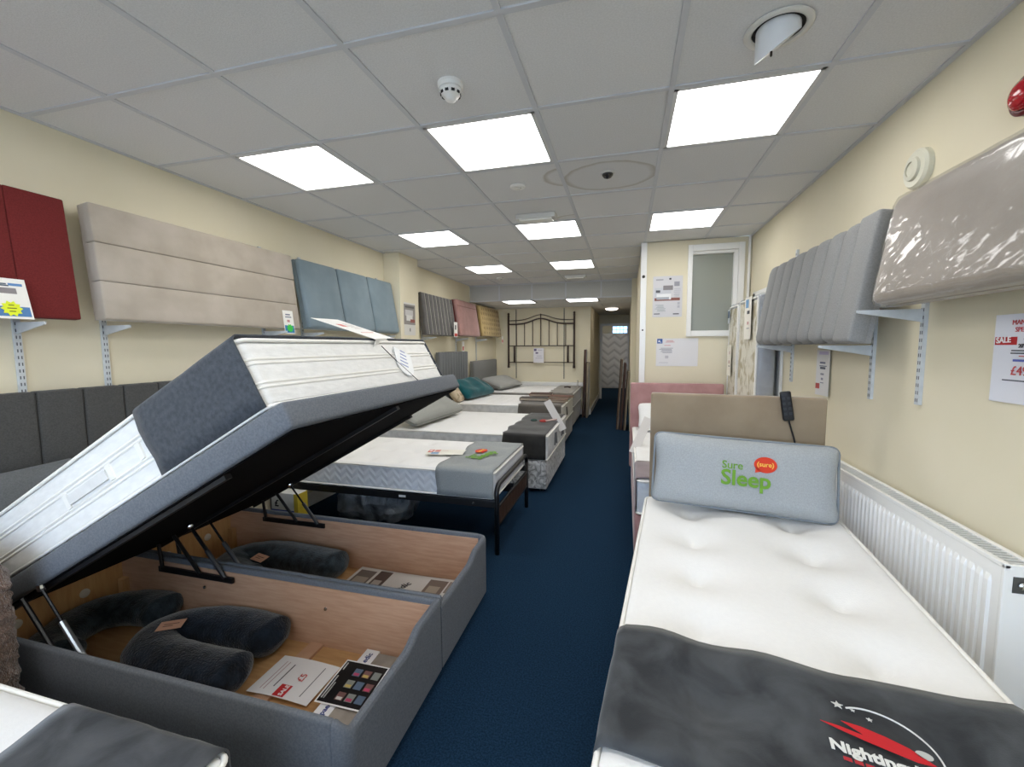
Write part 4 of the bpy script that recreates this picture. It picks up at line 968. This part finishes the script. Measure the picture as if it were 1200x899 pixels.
for k in range(1, 8):
    x = xa+(xb-xa)*k/8; zt = 1.925+.115*math.exp(-((k/8-.5)/.19)**2); addh(MB().tube([(x, hy, 1.46), (x, hy, zt if k != 4 else 2.14)], .009 if k != 4 else .011, 8), 'spindle')
for x in (xa+.13, xb-.13): addh(MB().box(x-.02, x+.02, hy-.006, hy+.006, 1.1, 1.46), 'fixing_strut')

# ------------------------------------------------------------ boards leaning by the corridor
def board(label, o, u, v, L, H, T, h1, h2, group=None):
    t = thing('leaning_board', label, 'headboard', M=frame(o, u, v), group=group)
    B(0, L, 0, H, 0, T*.4).build('backing_board', mat('4a3a30', .8), t, bevel=.003); MB().rbox(L, H, T*.6, .012, (3, 3, 2), None, Tr(L/2, H/2, T*.7)).build('padded_cover', velvet(h1, h2), t, smooth=True)
board('dark brown board leaning at the end of the back wall', (-.852, 8.62, 0), (0, 1, 0), (.03, 0, 1.2), .35, 1.38, .035, '4b2f28', '573a32')
board('tall beige padded board leaning at the end of the back wall', (-.79, 8.60, 0), (0, 1, 0), (.01, 0, 1.2), .40, 1.12, .055, '8d8270', '9a8f7c')
for k, (h1, h2, n, hh) in enumerate((('8d8270', '9c9180', 'pale beige', 1.02), ('4a3634', '57403d', 'dark plum', 1.16), ('7b6a5c', '887768', 'mid brown', 1.22))):
    board('%s padded board leaning against the corridor pier' % n, (-.035-.06*k, 7.44+.03*k, 0), (0, 1, 0), (.06, 0, 1.2), .42, hh, .045, h1, h2)
# chevron mattress at the far end of the corridor
t = thing('upright_mattress', 'white chevron mattress standing upright at the far end of the corridor', 'mattress', M=Tr(-.40, 14.95, .01) @ Rx(-3))
MB().rbox(.92, .2, 1.86, .04, (4, 2, 6), None, Tr(0, 0, .935)).build('body', chevron('c3c6c9', 'e6e8ea', 'X', .2, .8, .26, 1), t, smooth=True)
MB().tube([(x, -.09, z+.935) for x, z, _ in rrect(-.46, .46, -.93, .93, .05, 0)], .008, 6, closed=True).build('piping', M_PIPE, t, smooth=True)

# ------------------------------------------------------------ upright wrapped mattresses by the partition
M_DAM = noisy('eee8d6', 'b9ac8a', scale=10, detail=5, bump=.15, bscale=60, rough=.7, stretch=(1, 1.2, .9), lo=.47, hi=.62, dist=.6)
M_WRAP = film(.06, .3, 'f8f9fa', 'mattress_bag', .12)
def upmat(label, x0, x1, y0, y1, h, face):
    t = thing('wrapped_mattress', label, 'mattress', ((x0+x1)/2, (y0+y1)/2, 0)); lx, ly = x1-x0, y1-y0
    MB().rbox(lx, ly, h, .03, (2, 6, 10), None, Tr(0, 0, h/2)).build('body', noisy('a3a6ac', 'b0b3b8', scale=20, bump=.2, rough=.7), t, smooth=True)
    B(-lx/2-.004, -lx/2+.006, -ly/2+.035, ly/2-.035, .04, h-.04).build('damask_face', face, t)
    MB().tube([(-lx/2-.002, y, z+h/2) for y, z, _ in rrect(-ly/2+.02, ly/2-.02, -h/2+.02, h/2-.02, .03, 0)], .009, 6, closed=True).build('piping', M_PIPE, t, smooth=True)
    MB().rbox(lx+.02, ly+.02, h+.012, .04, (6, 20, 40), lambda p: p+Vector((noise.noise(p*9), noise.noise(p*9+Vector((4, 4, 4))), 0))*.005, Tr(0, 0, h/2+.006)).build('plastic_bag', M_WRAP, t, smooth=True)
    return t
upmat('gold damask mattress in clear plastic standing by the right wall door', 1.03, 1.165, 3.86, 4.48, 1.86, M_DAM)
upmat('second gold damask mattress in plastic standing nearest the partition', 1.03, 1.165, 4.505, 4.88, 1.85, M_DAM)
t = sheet('mattress_tag', 'long white tag with blue logo on the nearer wrapped mattress', 'tag', frame((1.012, 4.20, 1.50), (0, -1, 0), (0, 0, 1)), .20, .36, [(.1, .75, .5, .95, '6f9cc4'), (.3, .6, .7, .68, '44464c'), (.35, .35, .6, .42, 'c99a94'), (.3, .25, .7, .27, '8a8a90')], paper='ebe7dc', curl=.005)
t = sheet('mattress_tag', 'narrow white tag low on the farther wrapped mattress', 'tag', frame((1.012, 4.82, 1.14), (0, -1, 0), (0, 0, 1)), .17, .31, [(.4, .7, .6, .8, 'c9aaa4'), (.3, .4, .6, .5, 'c9aaa4'), (.3, .3, .7, .33, '8a8a90')], paper='ebe7dc', curl=.005)
t = sheet('mattress_tag', 'small blue tag on the farther wrapped mattress edge', 'tag', frame((1.012, 4.875, 1.67), (0, -1, 0), (0, 0, 1)), .08, .14, [(.1, .4, .9, .9, '4a6078')], paper='d7dce0')

# ------------------------------------------------------------ pink bed on the right
M_PINK = velvet('a97f7e', 'b88e8c', 7)
divan('dusty pink divan base between the taupe headboard and the partition', Tr(.52, 4.74, 0) @ Rz(-90), 1.90, .90, .335, M_PINK)
mattress('white mattress with mauve foot band on the pink bed', Tr(.52, 4.74, .335) @ Rz(-90), 1.9, .87, .24, band=1, bandw=.42, bandm=velvet('7d6f72', '8a7b7e', 8), bandover=.008, border=noisy('c9d0da', 'd9dfe6', scale=20, bump=.2, rough=.7))
headboard('bed_headboard', 'dusty pink velvet headboard of the bed against the partition', frame((.05, 4.85, .12), (1, 0, 0), (0, 0, 1)), .93, .93, .09, [(0, .93, 0, .93)], M_PINK, r=.02)
pillow('bed_pillow', 'white pillow on the pink bed', Tr(.40, 4.56, .68) @ Rx(38), .55, .36, .14, M_MATT, seed=11, rest=.583)
t = sheet('hang_strip', 'long white card strip propped on the pink bed edge', 'tag', strip_frame(PY(742, 531, 3.75), PY(760, 490, 3.95), .075), .075, (PY(760, 490, 3.95)-PY(742, 531, 3.75)).length, [], paper='d9d4cf', thick=.003)

# ------------------------------------------------------------ front right adjustable bed
RA = math.degrees(math.atan2(-.9946, -.1034))
RB = Tr(.572, 2.42, 0) @ Rz(RA)
divan('beige fabric base of the front right bed', RB, 1.88, .885, .355, fabric('a3957e', 'ac9e88'))
B6 = mattress('large white tufted mattress with charcoal branded foot band beside the radiator', RB @ Tr(0, 0, .355), 1.9, .895, .245, sp=.29, tuftd=.042, res=.016, band=1, bandw=.42, bandover=.27, bandm=noisy('292b2e', '474a4d', scale=7, detail=6, bump=.15, bscale=260, rough=.8, sheen=.3, bdist=.002, dist=.5), border=noisy('d9d4c8', 'e4dfd4', scale=20, bump=.2, rough=.7))
M_TAUPE = velvet('8b7b66', '988872', 5)
a_, b_ = Vector((.145, 2.565, .1)), Vector((.972, 2.482, .1))
HBM = frame(a_, b_-a_, (0, 0, 1))
headboard('bed_headboard', 'plain taupe headboard of the front right bed', HBM, (b_-a_).length, 1.085, .075, [(0, (b_-a_).length, 0, 1.085)], M_TAUPE, r=.012, nsub=(6, 6, 2))
# branded pillow
M_PG = fabric('a0a4a6', 'acb0b2')
PM = frame((.566, 2.325, .775), (.994, -.075, -.035), (.03, .20, 1))
pw_ = pillow('branded_pillow', 'long pale grey piped pillow with green and orange embroidered logo', PM, .85, .36, .14, M_PG, mat('858c92', .8), seed=12, pinch=.8, wob=.008, rest=.607)
logo(pw_, Tr(.02, -.005, .0755), 1.03)
# hand control
t = thing('remote_handset', 'black bed remote handset hooked over the taupe headboard', 'remote', M=HBM @ Tr(.665, .968, .080) @ Rz(9))
MB().rbox(.05, .15, .022, .009, (3, 6, 2), None, Tr(0, .075, .011)).build('body', mat('15161a', .45), t, smooth=True)
for k in range(4):
    for q in (-.011, .011): B(q-.006, q+.006, .03+k*.026, .043+k*.026, .021, .0235).build('button', mat('2a2c31', .5), t)
MB().tube([(0, 0, .01), (.004, -.03, .01), (.012, -.09, .009), (.016, -.16, .006), (.018, -.26, .004)], .004, 6).build('cord', mat('121316', .5), t, smooth=True)
# logo on the charcoal band
zt = .245+.011+.012
lg = frame((1.52, -.07, zt), (.03, 1, 0), (-1, .03, 0))
def band_item(mb, nm, h): return mb.build(nm, mat(h, .7), B6)
ctr = PZ(1035, 880, .612); loc = (RB @ Tr(0, 0, .355)).inverted() @ ctr
lg = frame((loc.x, loc.y, zt), (.10, 1, 0), (-1, .10, 0))
R_ = .098
arc = [(R_*math.cos(math.radians(a))*.95, R_*math.sin(math.radians(a))*.95, 0) for a in range(-12, 126, 6)]
band_item(MB().tube([lg @ Vector(p) for p in arc], .0018, 5), 'emblem_arc', 'd8d8d4')
fl = [(-.105, .016), (-.07, .016), (-.03, .010), (-.035, .016), (-.065, .034), (-.03, .034), (.01, .026), (.045, .014), (.08, -.012), (.05, -.016), (.01, -.010), (-.03, -.003), (-.07, .006)]
band_item(MB().prism(fl, .0012, lg), 'emblem_bird', 'c01822')
band_item(MB().prism([(.066+.014*math.cos(2*PI*k/16), .008+.010*math.sin(2*PI*k/16)) for k in range(16)], .0012, lg), 'emblem_moon', 'b9bab6')
for cx, cy, r_ in ((-.062, .082, .012), (-.035, .078, .005), (-.008, .064, .006)):
    pts = []
    for k in range(10): a = PI/2+2*PI*k/10; q = r_ if k % 2 == 0 else r_*.42; pts.append((cx+q*math.cos(a), cy+q*math.sin(a)))
    band_item(MB().prism(pts, .0012, lg), 'emblem_star', 'c9c9c4')
band_item(moved(text_mb('Nightingale', .036, .0013), lg @ Tr(-.098, -.052, 0)), 'lettering', 'dcdcd8')
mb = MB()
for k in range(7): mb.box(-.08+k*.018, -.066+k*.018, -.072, -.064, 0, .001, lg)
band_item(mb, 'small_print', 'b02a32')

# ------------------------------------------------------------ radiator
t = thing('radiator', 'white ribbed panel radiator on the right wall', 'radiator', (XR, 2.28, .17))
y0, y1, z0, z1 = 1.56, 3.0, .17, .79
def addr(mb, nm, m=M_GLOSSW, **k): return mb.build(nm, m, t, world=True, **k)
def rib(x, sgn):
    n = int((y1-y0-.1)/.033); prof = [(y0+.012, 0)]
    for k in range(n):
        c = y0+.055+k*.033; prof += [(c-.012, 0), (c-.007, .007), (c+.007, .007), (c+.012, 0)]
    prof.append((y1-.012, 0)); m_ = len(prof)
    zs = [(z0, 0), (z0+.05, 0), (z0+.07, 1), (z1-.075, 1), (z1-.055, 0), (z1-.012, 0)]
    vs = [(x-sgn*d_*f, yy, z) for z, f in zs for yy, d_ in prof]
    fs = [(a*m_+b, a*m_+b+1, (a+1)*m_+b+1, (a+1)*m_+b) for a in range(len(zs)-1) for b in range(m_-1)]
    return MB().add(vs, fs)
addr(rib(1.108, 1), 'front_panel')
addr(B(1.109, 1.114, y0+.012, y1-.012, z0, z1-.012), 'panel_skin')
addr(rib(1.19, -1), 'rear_panel')
addr(B(1.106, 1.196, y0, y0+.012, z0+.01, z1), 'end_cover', bevel=.003); addr(B(1.106, 1.196, y1-.012, y1, z0+.01, z1), 'end_cover', bevel=.003)
addr(MB().box(1.106, 1.122, y0, y1, z1-.014, z1+.002).box(1.178, 1.196, y0, y1, z1-.014, z1+.002), 'top_rail', bevel=.003)
mb = MB()
for k in range(70):
    y = y0+.02+k*.02; mb.box(1.122, 1.178, y, y+.006, z1-.006, z1-.001)
addr(mb, 'top_grille', mat('d9d9d6', .4))
v = addr(B(1.128, 1.168, y0-.002, y0+.006, z1-.085, z1-.035), 'valve_recess', mat('4a4a48', .6))
addr(MB().lathe([(.011, 0), (.011, .008), (.006, .012)], 12, Tr(1.148, y0-.001, z1-.058) @ Rx(90)), 'bleed_valve', M_CHROME)
for y in (1.9, 2.7): addr(B(1.19, XR, y-.02, y+.02, z0+.1, z1-.1), 'wall_bracket', M_STEEL)
addr(MB().tube([(1.15, y0+.05, z0+.03), (1.15, y0+.05, 0)], .008, 8), 'pipe', M_CHROME, smooth=True)
